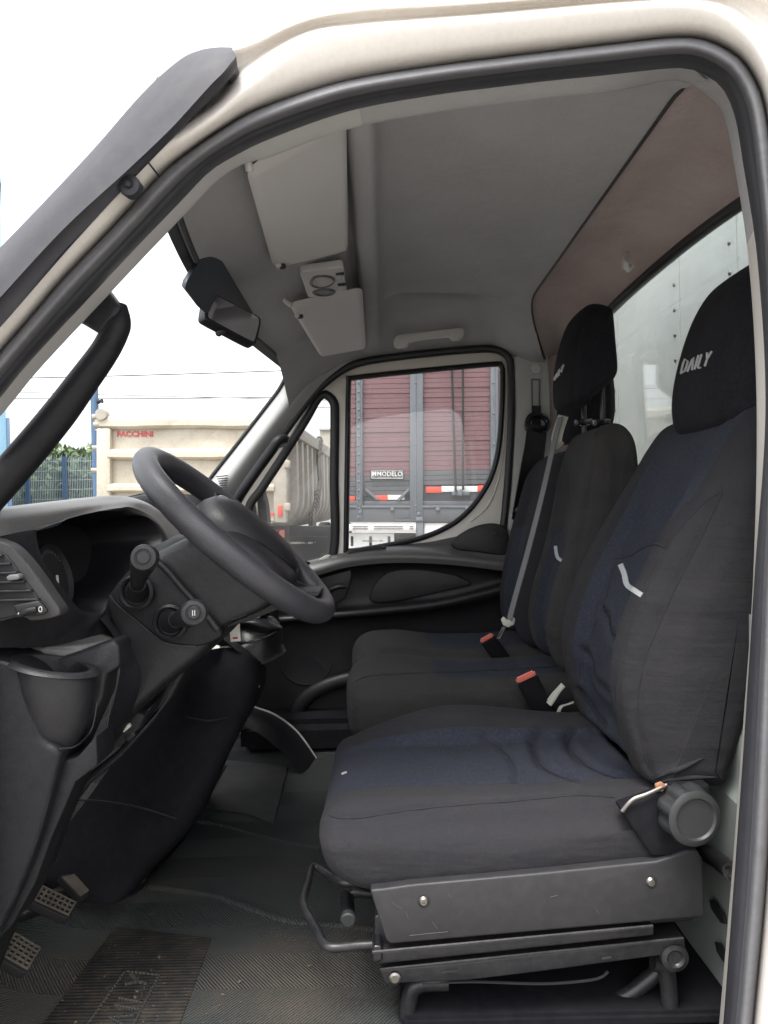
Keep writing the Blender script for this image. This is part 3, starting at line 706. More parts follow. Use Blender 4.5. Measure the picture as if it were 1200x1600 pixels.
# ------------------------------------------------------------------ driver seat
def sm01(a, b, x):
    t = min(1, max(0, (x - a) / (b - a))); return t * t * (3 - 2 * t)
seat = thing('driver_seat', 'dark fabric driver seat nearest the open door, with round adjuster knob', 'seat', (.2, 1.4, FZ))
Y0, Y1 = 1.135, 1.655
co_ = xz([(1040, 1232), (985, 1228), (900, 1232), (800, 1236), (700, 1238), (600, 1240), (545, 1246), (513, 1262), (499, 1288), (500, 1320), (512, 1350), (540, 1372), (590, 1384), (700, 1380), (850, 1366), (1010, 1344), (1050, 1300)], 1.19)
zc_ = np.mean([b for a, b in co_])
def cb(x, z, nx, nz, t):
    top = max(0, nz)
    near = sm01(.02, .12, t) * (1 - sm01(.19, .245, t)); far = sm01(.70, .80, t) * (1 - sm01(.95, 1.0, t) * .3)
    front = sm01(-.13, .14, x)
    h = (-.030 + .024 * near + .060 * far * front * (1 - .45 * sm01(.15, .42, x))) * top
    h += .008 * math.sin((t - .24) / .5 * math.pi) * top * (1 if .24 < t < .74 else 0)
    return h
def creg(c, t, n): return 1 if (.235 < t < .715 and n[1] > -.35 and c[2] > zc_ - .03) else 0
cg = [([(505, 1262), (520, 1276), (560, 1278), (640, 1266), (720, 1258), (800, 1252), (900, 1243), (960, 1246)], .004, .0045),
      ([(560, 1232), (620, 1228), (720, 1226), (860, 1224), (960, 1222)], .003, .006),
      ([(540, 1145), (600, 1142), (700, 1147), (800, 1150), (900, 1146), (985, 1150)], .003, .006),
      ([(750, 1149), (775, 1165), (797, 1185), (806, 1205), (805, 1224)], .007, .006),
      ([(845, 1147), (833, 1160), (838, 1180), (850, 1200), (880, 1215), (905, 1222)], .016, .0075),
      ([(898, 1146), (888, 1158), (895, 1176), (915, 1195), (940, 1208), (965, 1216)], .016, .0075)]
cush = cushion('seat_cushion', co_, Y0, Y1, .07, lambda x, z: .040, cb, [M['fabb'], M['fabn']], creg, seat, 170, 120, cg)
tc_ = bvh(cush)
for pl in cg[:1]: tube('seam', drape(tc_, pl[0], 50, .0004), .0011, M['thread'], cush, 5)
for q in cg[3:]: tube('seam', drape(tc_, q[0], 30, .0002), .0011, M['thread'], cush, 5)
for a in ((538, 1208, 4, 2),):
    ribbon('lint', tc_, [[(a[0] - a[2], a[1] + a[3]), (a[0], a[1]), (a[0] + a[2], a[1] - a[3] + 1)]], 2, M['pillar'], cush, n=5)
bo_ = xz([(1012, 1222), (992, 1190), (974, 1130), (966, 1070), (972, 1015), (992, 950), (1022, 885), (1062, 812), (1105, 735), (1140, 672), (1175, 628), (1215, 622), (1240, 660), (1243, 760), (1228, 880), (1196, 1010), (1160, 1120), (1135, 1195), (1118, 1224), (1070, 1226)], 1.2)
def bb(x, z, nx, nz, t):
    f = max(0, -nx + .25 * nz); rz = z - CAM.z
    hgt = sm01(.10, -.08, rz)                       # bolsters stand out low down
    bol = (sm01(.0, .10, t) * (1 - sm01(.20, .30, t)) + sm01(.70, .80, t) * (1 - sm01(.94, 1.0, t) * .4))
    return (-.034 * hgt + .038 * bol * hgt - .006) * f
def brf(x, z):
    rz = z - CAM.z; return (.045 + .015 * sm01(-.06, .20, rz), .045 + .15 * sm01(-.06, .20, rz))
def breg(c, t, n):
    rz = c[2] - CAM.z
    lo, hi = .265 - .1 * sm01(-.06, .02, rz), .725
    return 1 if (lo < t < hi and n[0] < .1 and rz > -.47) else 0
bgv = [([(962, 873), (985, 868), (1005, 856), (1025, 850), (1040, 856)], .005, .006),
       ([(942, 952), (952, 968), (954, 986), (961, 999)], .012, .0065),
       ([(912, 1016), (926, 1030), (932, 1060), (944, 1074), (954, 1081)], .012, .0065),
       ([(907, 1080), (920, 1100), (936, 1124), (947, 1137)], .012, .0065),
       ([(1128, 770), (1098, 835), (1062, 905), (1030, 975), (1008, 1030), (998, 1080), (997, 1130), (1008, 1180), (1020, 1212)], .004, .0045)]
back = cushion('backrest', bo_, Y0 + .01, Y1, .075, brf, bb, [M['fabb'], M['fabn']], breg, seat, 190, 120, bgv)
tb_ = bvh(back)
tube('seam', drape(tb_, bgv[4][0], 60, .0003), .0012, M['thread'], back, 5)
for q in bgv[:4]: tube('seam', drape(tb_, q[0], 30, .0002), .0012, M['thread'], back, 5)
for L in ([(1041, 853), (1020, 890), (1000, 928), (978, 990), (965, 1050), (962, 1100), (969, 1165)], [(958, 884), (944, 945), (922, 995), (908, 1035), (905, 1075), (920, 1115)], [(1124, 770), (1105, 782), (1075, 812), (1050, 842)]): tube('seam', drape(tb_, L, 40, .0001), .0009, M['thread'], back, 5)
ribbon('silver_mark', tb_, [[(970, 882), (976, 896), (979, 912), (983, 917), (1003, 930)]], 8, M['silver'], back, n=16, smoothc=False)
for L in ([(1024, 1216), (1050, 1206), (1075, 1195), (1098, 1184)], [(1030, 1222), (1060, 1216), (1090, 1214), (1118, 1214)]): tube('cloth_fold', drape(tb_, L, 24, .001), [.0008 + .0035 * math.sin(math.pi * k / 23) for k in range(len(drape(tb_, L, 24)))], M['fabb'], back, 8)
# headrest
ho_ = [(P(x, y, 1.36).x, P(x, y, 1.36).z) for x, y in [(1098, 672), (1086, 640), (1088, 590), (1102, 530), (1122, 475), (1148, 436), (1180, 420), (1205, 432), (1215, 470), (1212, 540), (1204, 610), (1190, 660), (1150, 682)]]
hr = cushion('headrest', ho_, 1.195, 1.515, .09, lambda x, z: (.045, .05 + .09 * sm01(.26, .42, z - CAM.z)), lambda x, z, nx, nz, t: .012 * max(0, -nx) * math.sin(math.pi * t), [M['fabh']], lambda c, t, n: 0, seat, 110, 70,
             [([(1172, 520), (1160, 560), (1148, 600), (1138, 640), (1134, 665)], .004, .005)])
th_ = bvh(hr)
ribbon('lettering', th_, glyph_strokes('DAILY', [(1064, 584), (1106, 571), (1112, 549), (1068, 562)], .12), 2.3, M['silver'], hr, n=8, smoothc=False)
for dy in (-.06, .06): tube('headrest_post', [V(.615, 1.36 + dy, CAM.z + .10), V(.63, 1.36 + dy, CAM.z + .24)], .007, M['mblack'], seat, 10)
# plastic side cover with screws
sc = rprism('side_cover', [(578, 1391), (600, 1389), (640, 1383), (740, 1374), (870, 1362), (985, 1350), (1025, 1346), (1050, 1338), (1072, 1328), (1090, 1329), (1098, 1342), (1101, 1428), (1096, 1434), (610, 1476), (603, 1470), (590, 1430)], 1.118, .03, M['cover'], seat, .006)
rprism('seat_pan', [(600, 1392), (1000, 1352), (1060, 1330), (1085, 1440), (620, 1475)], 1.15, .49, M['mblack'], seat, .004)
for px, py in ((662, 1408), (1017, 1378)):
    c = P(px, py, 1.119)
    s = lathe('screw', [(.0085, .001), (.0080, -.0012), (.005, -.004), (.0022, -.0042), (.0022, -.002)], c, (0, 1, 0), M['steel'], sc, 20)
    lathe('screw_washer', [(.0125, .001), (.0120, -.0008), (.009, -.0012)], c, (0, 1, 0), M['mblack'], sc, 20)
for L in ([(612, 1410), (622, 1417), (628, 1420)], [(634, 1424), (638, 1436)], [(700, 1396), (704, 1403)], [(675, 1440), (684, 1452)], [(860, 1402), (872, 1399)], [(640, 1462), (668, 1459), (700, 1456)], [(930, 1420), (936, 1428)]):
    tube('scuff', [P(x, y, 1.1178) for x, y in L], .0006, M['scuff'], sc, 5, res=8)
# recliner side plate, lever and knob
rprism('recliner_plate', [(968, 1262), (1000, 1252), (1030, 1240), (1060, 1230), (1110, 1226), (1118, 1300), (1075, 1334), (1030, 1340), (1018, 1338), (985, 1290)], 1.124, .03, M['matte'], seat, .005)
tube('recliner_lever', [P(972, 1268, 1.12), P(982, 1256, 1.118), (P(992, 1248, 1.118)), P(1012, 1241, 1.118), P(1042, 1227, 1.125)], .0032, M['steel'], seat, 8, ry=.002, res=24)
rprism('rust_tab', [(1024, 1226), (1034, 1222), (1042, 1228), (1036, 1238), (1026, 1236)], 1.122, .006, mat('rust', (.28, .13, .07), .8), seat, .002)
kc = P(1075, 1271, 1.105)
def scal(a, h): return 1 - (.19 if h < .01 else .13) * (.5 + .5 * math.cos(8 * a + .4)) ** 1.6 * (1 if -.0195 < h < .04 else 0)
lathe('adjuster_knob', [(.026, .022), (.040, .020), (.0440, .013), (.0455, .002), (.0440, -.010), (.041, -.020), (.0345, -.024), (.031, -.024), (.0285, -.0205), (.015, -.020), (.0005, -.020)], kc, (-.12, 1, -.02), M['knob'], seat, 96, scal)
# slide rails
rprism('seat_rail', [(580, 1489), (700, 1478), (1022, 1447), (1022, 1462), (586, 1508)], 1.125, .05, M['mblack'], seat, .003)
rprism('seat_rail', [(594, 1516), (700, 1507), (1070, 1466), (1072, 1488), (1030, 1494), (850, 1518), (735, 1532), (600, 1538)], 1.135, .05, M['mblack'], seat, .003)
tube('rail_lip', [P(594, 1515, 1.128), P(1068, 1466, 1.128)], .0022, M['mblack'], seat, 6)
tube('rail_lip', [P(582, 1488, 1.12), P(1020, 1447, 1.12)], .0025, M['mblack'], seat, 6)
rprism('rail_end_cap', [(583, 1478), (596, 1478), (598, 1500), (592, 1506), (581, 1504)], 1.12, .04, M['blackg'], seat, .003)
rprism('rail_bracket', [(585, 1432), (600, 1428), (606, 1462), (608, 1478), (586, 1478)], 1.15, .08, M['mblack'], seat, .003)
lathe('rail_bolt', [(.022, .004), (.021, -.003), (.014, -.005), (.012, -.004), (.010, -.001)], P(1054, 1496, 1.135), (0, 1, 0), M['mblack'], seat, 24)
rprism('bolt_lug', [(1030, 1480), (1050, 1474), (1075, 1490), (1072, 1512), (1048, 1522), (1034, 1506)], 1.137, .012, M['mblack'], seat, .002)
lathe('rail_bolt', [(.010, .004), (.009, -.003), (.006, -.005)], P(617, 1527, 1.134), (0, 1, 0), M['steel'], seat, 16)
tube('rail_slot', [P(690, 1520, 1.1345), P(700, 1518, 1.1345), P(716, 1516, 1.1345)], .0025, M['black'], seat, 6)
tube('rail_slot', [P(940, 1498, 1.1345), P(955, 1496, 1.1345)], .0025, M['black'], seat, 6)
# front release loop and its round handle
zb = P(585, 1476, 1.16).z
tube('release_bar', [PZ(600, 1475, zb), PZ(560, 1477, zb), PZ(512, 1479, zb), PZ(494, 1452, zb), PZ(474, 1412, zb + .002), PZ(480, 1382, zb + .004), PZ(489, 1354, zb + .006), PZ(512, 1366, zb), PZ(538, 1380, zb), PZ(600, 1378, zb)], .0075, M['mblack'], seat, 12, res=80)
tube('tilt_handle', [P(542, 1402, 1.30), P(543, 1412, 1.24), P(544, 1436, 1.17)], .0115, M['plast'], seat, 16, res=12)
lathe('handle_cap', [(.0125, .006), (.0125, -.002), (.010, -.004), (.006, -.004)], P(544, 1436, 1.166), (0, 1, .15), M['knob'], seat, 20)
tube('tilt_link', [P(545, 1400, 1.29), P(560, 1394, 1.29), P(600, 1398, 1.29)], .009, M['mblack'], seat, 10, res=14)
# tubular legs
tube('seat_leg', [P(700, 1534, 1.17), P(660, 1536, 1.17), P(643, 1550, 1.17), P(634, 1600, 1.17), P(626, 1690, 1.17)], .013, M['mblack'], seat, 12, res=30)
tube('seat_leg', [P(1020, 1502, 1.17), P(1038, 1510, 1.17), P(1045, 1545, 1.17), P(1047, 1600, 1.17), P(1048, 1690, 1.17)], .014, M['mblack'], seat, 12, res=30)
tube('diagonal_brace', [P(1030, 1516, 1.20), P(985, 1552, 1.20), P(920, 1586, 1.20), P(820, 1640, 1.20)], .013, M['mblack'], seat, 12, res=24)
tube('brake_wire', [P(660, 1537, 1.16), P(740, 1534, 1.16), P(850, 1537, 1.16), P(930, 1530, 1.16), P(950, 1518, 1.16)], .0022, M['knob'], seat, 6, res=30)
for zy in (1.60,): rprism('seat_rail', [(594, 1500), (1072, 1462), (1072, 1500), (600, 1530)], zy, .03, M['mblack'], seat, .003)
plinth = box('seat_plinth', (.35, 1.42, FZ + .012), (.68, .54, .022), M['matte'], cab, .006)

# ------------------------------------------------------------------ double passenger seat
bench = thing('passenger_bench_seat', 'dark double passenger seat between the driver seat and far door', 'seat', (.2, 2.15, FZ))
NY0, NY1, FY0, FY1 = 1.775, 2.135, 2.125, 2.53
pc_ = xz([(900, 1050), (800, 1052), (700, 1054), (610, 1055), (572, 1060), (552, 1074), (546, 1096), (547, 1125), (556, 1150), (590, 1168), (700, 1170), (900, 1166), (935, 1110)], 1.83)
zp_ = np.mean([b for a, b in pc_])
def pb(x, z, nx, nz, t):
    top = max(0, nz); fr_ = max(0, -nx)
    val = math.exp(-((t - .475) / .045) ** 2)
    dish = sm01(.02, .20, x)
    near = math.sin(math.pi * min(1, t / .47)) if t < .47 else 0
    far = math.sin(math.pi * min(1, max(0, (t - .48) / .52)))
    return (-.006 + (.022 - .034 * dish) * near + (.026 - .036 * dish) * far - .030 * val * sm01(-.08, .04, x)) * top + (.010 * near + .012 * far - .012 * val) * fr_
pg1 = [([(556, 1064), (580, 1056), (640, 1052), (720, 1050), (800, 1046), (870, 1042)], .004, .005),
       ([(600, 1016), (650, 1020), (700, 1029), (730, 1034)], .006, .007),
       ([(768, 1032), (773, 1042), (778, 1049)], .004, .006), ([(806, 1030), (812, 1040), (820, 1049)], .004, .006)]
preg = lambda c, t, n: 1 if ((.13 < t < .38 or .58 < t < .88) and n[1] > .2 and c[0] > .12) else 0
pcu = cushion('seat_cushion', pc_, NY0, FY1, .07, lambda x, z: .045, pb, [M['fablit'], M['fabn']], preg, bench, 150, 130, pg1)
tpc = bvh(pcu); tube('seam', drape(tpc, pg1[0][0], 50, .0004), .0012, M['thread'], pcu, 5)
# backrests
po_ = xz([(892, 1052), (868, 1030), (858, 985), (866, 930), (884, 870), (900, 800), (912, 730), (926, 682), (945, 664), (970, 664), (988, 690), (994, 750), (990, 830), (978, 930), (960, 1010), (935, 1052)], 1.84)
pback_b = lambda x, z, nx, nz, t: (-.022 + .026 * (sm01(.0, .12, t) * (1 - sm01(.22, .34, t)) + sm01(.7, .82, t))) * max(0, -nx) * sm01(.16, .02, z - CAM.z)
prf = lambda x, z: (.035, .035 + .08 * sm01(.0, .20, z - CAM.z))
pbreg = lambda c, t, n: 1 if (.32 < t < .74 and n[0] < .1 and c[2] < CAM.z - .08) else 0
bk1 = cushion('backrest', po_, NY0 + .005, NY1, .06, prf, pback_b, [M['fablit'], M['fabn']], pbreg, bench, 150, 80,
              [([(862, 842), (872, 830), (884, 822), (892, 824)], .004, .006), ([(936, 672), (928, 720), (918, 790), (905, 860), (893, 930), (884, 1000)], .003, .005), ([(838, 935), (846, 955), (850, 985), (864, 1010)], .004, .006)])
tk1 = bvh(bk1); ribbon('silver_mark', tk1, [[(868, 853), (870, 866), (872, 872), (878, 876)]], 5, M['silver'], bk1, n=10, smoothc=False)
ff_ = xz([(838, 1010), (812, 990), (806, 950), (812, 900), (824, 840), (840, 780), (854, 735), (880, 706), (912, 706), (944, 750), (944, 840), (930, 960), (910, 1010)], 2.2)
bk2 = cushion('backrest', ff_, FY0, FY1, .06, prf, pback_b, [M['fabb'], M['fabn']], pbreg, bench, 130, 70)
tk2 = bvh(bk2); ribbon('silver_mark', tk2, [[(832, 836), (828, 850), (826, 860)]], 3, M['silver'], bk2, n=8, smoothc=False)
def headrest(pts, Yr, ya, yb, letters, gr):
    o = cushion('headrest', xz(pts, Yr), ya, yb, .07, lambda x, z: (.022, .02 + .05 * sm01(.30, .52, z - CAM.z)), lambda x, z, nx, nz, t: .010 * max(0, -nx) * math.sin(math.pi * t), [M['fabh']], lambda c, t, n: 0, bench, 100, 60, gr)
    if letters: ribbon('lettering', bvh(o), glyph_strokes('DAILY', letters, .1), 2.0, M['silver'], o, n=6, smoothc=False)
    return o
headrest([(905, 630), (893, 624), (890, 596), (893, 556), (902, 517), (914, 485), (928, 473), (946, 475), (956, 486), (961, 535), (964, 576), (961, 590), (953, 599), (930, 618), (915, 634)], 1.87, 1.825, 2.085,
         [(863, 599), (879, 580), (881, 570), (865, 588)], [([(908, 500), (902, 540), (896, 590), (896, 630)], .003, .005)])
headrest([(905, 690), (890, 686), (886, 650), (890, 610), (900, 580), (920, 572), (945, 580), (952, 640), (944, 680), (930, 692)], 2.3, 2.2, 2.47, None, None)
for px in (912, 941):
    Yp = 2.03 if px == 912 else 1.885
    tube('headrest_post', [P(px + 1, 688, Yp), P(px, 590, Yp)], .0065, M['mblack'], bench, 10)
    rprism('post_collar', [(px - 12, 655), (px + 14, 654), (px + 14, 662), (px - 10, 665)], Yp - .015, .03, M['blackg'], bench, .003)
box('bench_frame', (.18, 2.15, CAM.z - .68), (.50, .70, .10), M['mblack'], bench, .01)
box('bench_frame', (.20, 2.15, CAM.z - .78), (.40, .60, .12), M['black'], bench, .01)

# ------------------------------------------------------------------ seat belts
b1 = thing('middle_seat_belt', 'grey webbing seat belt crossing the middle passenger backrest', 'seat belt', P(796, 980, 2.1))
strap('webbing', [P(876, 652, 2.12), P(866, 690, 2.10), P(850, 762, 2.06), (P(828, 850, 2.04)), P(806, 930, 2.04), P(796, 968, 2.05)], [(.6, -.8, .1), (.6, -.8, .2)], .0185, .0025, M['beltg'], b1)
strap('webbing', [P(880, 650, 2.14), P(872, 675, 2.12), P(870, 690, 2.11), P(875, 698, 2.12)], [(1, 0, .2), (1, .2, .2)], .03, .003, M['ivory'], b1, 16)
plate('belt_tongue', [(P(x, y, 2.06).x, P(x, y, 2.06).z) for x, y in [(783, 968), (787, 963), (792, 968), (798, 968), (801, 963), (805, 967), (803, 976), (794, 980), (786, 977)]], [], lambda a, b: (a, 2.055, b), (0, .012, 0), .003, M['ivory'], b1)
plate('belt_latch', [(P(x, y, 2.06).x, P(x, y, 2.06).z) for x, y in [(785, 979), (790, 980), (781, 998), (776, 998)]], [[(P(x, y, 2.06).x, P(x, y, 2.06).z) for x, y in [(785, 983), (787, 983), (780, 995), (778, 995)]]], lambda a, b: (a, 2.058, b), (0, .003, 0), 0, M['steel'], b1)
b2 = thing('far_seat_belt', 'black seat belt hanging from the belt pillar beside the far door', 'seat belt', P(830, 700, 2.55))
strap('webbing', [P(838, 634, 2.585), P(838, 645, 2.58), P(838, 664, 2.565)], [(1, 0, 0), (1, 0, 0)], .032, .003, M['beltb'], b2, 12)
tube('belt_ring', [P(824, 662, 2.56), P(830, 650, 2.56), P(846, 650, 2.56), P(856, 660, 2.56), P(850, 672, 2.55), P(828, 672, 2.55)], .011, M['blackg'], b2, 10, True, res=40)
strap('webbing', [P(838, 664, 2.55), P(832, 700, 2.52), P(822, 735, 2.50), P(810, 780, 2.50), P(802, 812, 2.50)], [(1, .2, .25), (.4, .9, .2)], .062, .003, M['beltb'], b2)
strap('webbing', [P(842, 664, 2.56), P(838, 710, 2.53), P(832, 745, 2.52), P(824, 790, 2.52)], [(1, .2, .25), (.8, .6, .2)], .06, .003, M['beltb'], b2)
tube('belt_tongue', [P(800, 802, 2.49), P(808, 795, 2.48), P(814, 786, 2.48), P(813, 778, 2.48)], .004, M['steel'], b2, 8, res=14)
def buckle(lbl, c, up, side, s=1.0):
    r = thing('belt_buckle', lbl, 'belt buckle', c, 'red seat belt buckles on the passenger bench')
    up = Vector(up).normalized(); sd = Vector(side); sd = (sd - up * up.dot(sd)).normalized(); ot = up.cross(sd); rot = Matrix((sd, ot, up)).transposed()
    box('buckle_body', Vector(c) - up * .045 * s, (.046 * s, .026 * s, .10 * s), M['plast'], r, .006, rot)
    box('release_button', Vector(c) + up * .006 * s - ot * .005, (.042 * s, .013 * s, .012 * s), M['redp'], r, .004, rot)
    box('buckle_slot', Vector(c) + up * .005 * s + ot * .007, (.036 * s, .006 * s, .006 * s), M['black'], r, .001, rot)
    return r
buckle('red buttoned belt buckle standing between driver seat and passenger bench', P(823, 1060, 1.73), (-.45, -.2, .9), (.9, -.1, .45), 1.15)
buckle('red buttoned belt buckle lying on the bench under the grey belt tongue', P(762, 998, 2.12), (-.5, -.25, .75), (.8, -.2, .55), 1.0)
stalk = thing('buckle_strap', 'pale folded belt strap beside the base of the driver backrest', 'belt strap', P(870, 1085, 1.72))
strap('webbing', [P(857, 1100, 1.72), P(868, 1084, 1.72), P(880, 1070, 1.72)], [(.5, -.4, .5), (.5, -.4, .5)], .022, .004, M['ivory'], stalk, 12)
strap('webbing', [P(872, 1114, 1.71), P(877, 1104, 1.71), P(888, 1100, 1.71), P(896, 1097, 1.71)], [(.3, -.9, .3), (.3, -.9, .3)], .012, .003, M['ivory'], stalk, 14)
# ------------------------------------------------------------------ far door
door = thing('passenger_door', 'closed far door with cream frame, two windows and black lower trim', 'door', P(640, 1150, 2.65))
def pz(Y): return lambda L: [(P(x, y, Y).x, P(x, y, Y).z) for x, y in L]
DY = 2.64
douter = [(340, 905), (352, 800), (378, 768), (440, 683), (480, 628), (502, 604), (530, 582), (562, 567), (610, 559), (680, 551), (740, 546), (772, 546), (790, 554), (798, 572), (799, 640), (797, 700), (792, 770), (786, 830), (770, 905)]
hmain = [(545, 596), (550, 591), (640, 581), (774, 569), (782, 572), (785, 580), (784, 640), (779, 700), (770, 738), (757, 765), (735, 795), (705, 820), (660, 840), (600, 853), (543, 861), (541, 850), (543, 700)]
hq = [(503, 617), (512, 618), (521, 628), (523, 645), (522, 740), (519, 870), (470, 884), (430, 892), (396, 880), (388, 800), (410, 762), (440, 716), (478, 655), (493, 628)]
cvv = lambda L, n=90: [tuple(q) for q in cr([(a, b) for a, b in L], n, True)]
frame = plate('door_frame', pz(DY)(cvv(douter, 120)), [pz(DY)(cvv(hmain)), pz(DY)(cvv(hq))], lambda a, b: (a, DY, b), (0, .05, 0), .008, M['creamin'], door)
tube('window_gasket', [P(x, y, DY - .004) for x, y in cvv(hmain, 120)], .0145, M['gasket'], door, 8, True, ry=.010)
tube('window_gasket', [P(x, y, DY - .004) for x, y in cvv(hq, 120)], .016, M['gasket'], door, 8, True, ry=.010)
plate('window_pane', pz(2.665)(cvv(hmain)), [], lambda a, b: (a, 2.665, b), (0, .004, 0), 0, M['glassd'], door)
plate('window_pane', pz(2.665)(cvv(hq)), [], lambda a, b: (a, 2.665, b), (0, .004, 0), 0, M['glassd'], door)
tube('weatherstrip', [P(x, y, DY - .03) for x, y in douter[1:-1]], .0135, M['gasket'], cab, 10, res=110)
# crease in the pressed frame behind the main window
tube('frame_crease', [P(789, 600, DY - .001), P(787, 690, DY - .001), P(780, 745, DY - .001), P(762, 790, DY - .001), P(735, 815, DY - .001)], .004, M['creamin'], door, 8, res=40)
# lower trim: ledge, arm rest, pocket
ledge = [[(396, 902, 2.66), (440, 886, 2.66), (480, 877, 2.66), (540, 862, 2.66), (600, 852, 2.66), (660, 845, 2.66), (720, 828, 2.66), (770, 820, 2.66), (800, 822, 2.66)],
         [(420, 900, 2.58), (455, 886, 2.58), (490, 876, 2.58), (545, 864, 2.58), (600, 857, 2.58), (660, 856, 2.58), (720, 862, 2.58), (770, 866, 2.58), (805, 868, 2.58)],
         [(430, 915, 2.545), (470, 896, 2.545), (500, 887, 2.545), (545, 874, 2.545), (600, 868, 2.545), (660, 868, 2.545), (720, 872, 2.545), (770, 878, 2.545), (805, 882, 2.545)],
         [(430, 930, 2.55), (470, 908, 2.55), (500, 898, 2.55), (545, 886, 2.55), (600, 880, 2.55), (660, 880, 2.55), (720, 884, 2.55), (770, 890, 2.55), (805, 894, 2.55)]]
trim = patch('door_trim', ledge, M['plastl'], door, nu=60, nv=24, smooth=180)
lower = [[(420, 925, 2.56), (500, 896, 2.56), (600, 878, 2.56), (700, 880, 2.56), (805, 892, 2.56)],
         [(420, 935, 2.61), (500, 910, 2.61), (600, 888, 2.61), (700, 888, 2.61), (805, 900, 2.61)],
         [(420, 955, 2.62), (500, 940, 2.62), (600, 935, 2.62), (700, 930, 2.62), (805, 905, 2.62)],
         [(420, 962, 2.60), (500, 957, 2.60), (590, 948, 2.60), (690, 938, 2.60), (805, 908, 2.60)],
         [(420, 966, 2.54), (500, 959, 2.54), (590, 950, 2.54), (690, 937, 2.54), (805, 910, 2.54)],
         [(420, 975, 2.54), (500, 968, 2.54), (590, 961, 2.54), (690, 950, 2.54), (805, 922, 2.54)],
         [(400, 985, 2.59), (500, 980, 2.59), (590, 976, 2.59), (690, 970, 2.59), (805, 955, 2.59)],
         [(380, 1100, 2.61), (500, 1100, 2.61), (590, 1100, 2.61), (690, 1100, 2.61), (805, 1100, 2.61)],
         [(380, 1260, 2.62), (500, 1260, 2.62), (590, 1260, 2.62), (690, 1260, 2.62), (805, 1260, 2.62)]]
patch('door_panel', lower, M['plastg'], door, nu=60, nv=70, smooth=180)
rprism('pocket_shade', [(706, 846), (735, 826), (765, 818), (788, 822), (795, 836), (792, 866), (740, 862), (712, 858)], 2.575, .03, M['plastg'], door, .006, 40)
lathe('trim_plug', [(.011, .002), (.011, -.002), (.008, -.003)], P(773, 833, 2.574), (0, 1, 0), M['plastg'], door, 20)
rprism('arm_rest_insert', [(578, 930), (590, 908), (612, 892), (660, 890), (710, 898), (732, 908), (735, 914), (690, 925), (640, 936), (600, 942), (580, 940)], 2.605, .012, M['plastg'], door, .005, 60)
rprism('ledge_slot', [(540, 866), (552, 858), (590, 852), (604, 855), (596, 860), (560, 866), (545, 872)], 2.57, .03, M['black'], door, .003)
rprism('lock_pin', [(498, 874), (508, 868), (516, 867), (514, 873), (503, 877)], 2.57, .02, M['ivory'], door, .003)
hb = rprism('handle_bezel', [(496, 902), (510, 894), (548, 888), (550, 900), (540, 935), (520, 946), (505, 940)], 2.595, .02, M['gasket'], door, .004)
hb2 = tube('door_handle', [P(508, 927, 2.58), P(525, 918, 2.565), P(540, 916, 2.57)], .009, M['plastg'], door, 10, res=14, ry=.014)
lathe('door_vent', [(.034, .01), (.034, -.005), (.028, -.010), (.024, -.002), (.004, -.002)], P(478, 893, 2.56), (.55, -.8, .25), M['plast'], door, 28)
lathe('speaker_grille', [(.10, .006), (.10, .000), (.096, -.002), (.090, .0), (.002, -.004)], P(478, 1028, 2.605), (0, 1, 0), M['plast'], door, 48)
rprism('pocket_mouth', [(476, 1120), (486, 1098), (512, 1080), (560, 1068), (620, 1060), (620, 1128), (530, 1128), (490, 1126)], 2.60, .01, M['black'], door, .003, 40)
tube('map_pocket', [P(470, 1160, 2.60), P(464, 1122, 2.59), P(474, 1096, 2.58), P(505, 1074, 2.575), P(560, 1058, 2.575), P(640, 1046, 2.58)], .020, M['plastg'], door, 14, res=40, ry=.026)
tube('pocket_lip', [P(484, 1122, 2.585), P(510, 1130, 2.58), P(545, 1130, 2.58), P(620, 1128, 2.58)], .012, M['plast'], door, 10, res=20, ry=.03)
box('door_sill', (.05, 2.56, FZ + .055), (1.1, .22, .12), M['matte'], cab, .03, seg=3)
# sill guard in the far footwell
sg = thing('step_guard', 'black curved step guard with pale edge in the far footwell', 'trim', P(450, 1170, 2.4))
patch('guard', [[(398, 1106, 2.42), (430, 1118, 2.40), (465, 1145, 2.40), (498, 1190, 2.40)], [(384, 1112, 2.34), (420, 1130, 2.32), (455, 1160, 2.32), (486, 1200, 2.32)], [(378, 1132, 2.30), (410, 1150, 2.27), (440, 1175, 2.25), (470, 1206, 2.25)]], M['plast'], sg, nu=40, nv=16)
tube('guard_edge', [P(398, 1105, 2.42), P(430, 1117, 2.40), P(465, 1144, 2.40), P(497, 1189, 2.40)], .0035, M['pillar'], sg, 6, res=40)
# far outside mirror
mir = thing('door_mirror', 'black door mirror outside the far quarter window', 'mirror', P(400, 800, 2.9))
rprism('mirror_housing', [(378, 800), (388, 775), (398, 758), (408, 765), (415, 790), (418, 830), (414, 850), (380, 850)], 2.86, .10, M['plast'], mir, .02, 40)
tube('mirror_edge', [P(399, 764, 2.858), P(402, 800, 2.855), P(404, 845, 2.858)], .004, M['ivory'], mir, 6)
rprism('mirror_arm', [(370, 800), (392, 790), (398, 850), (380, 860)], 2.75, .12, M['black'], mir, .006)

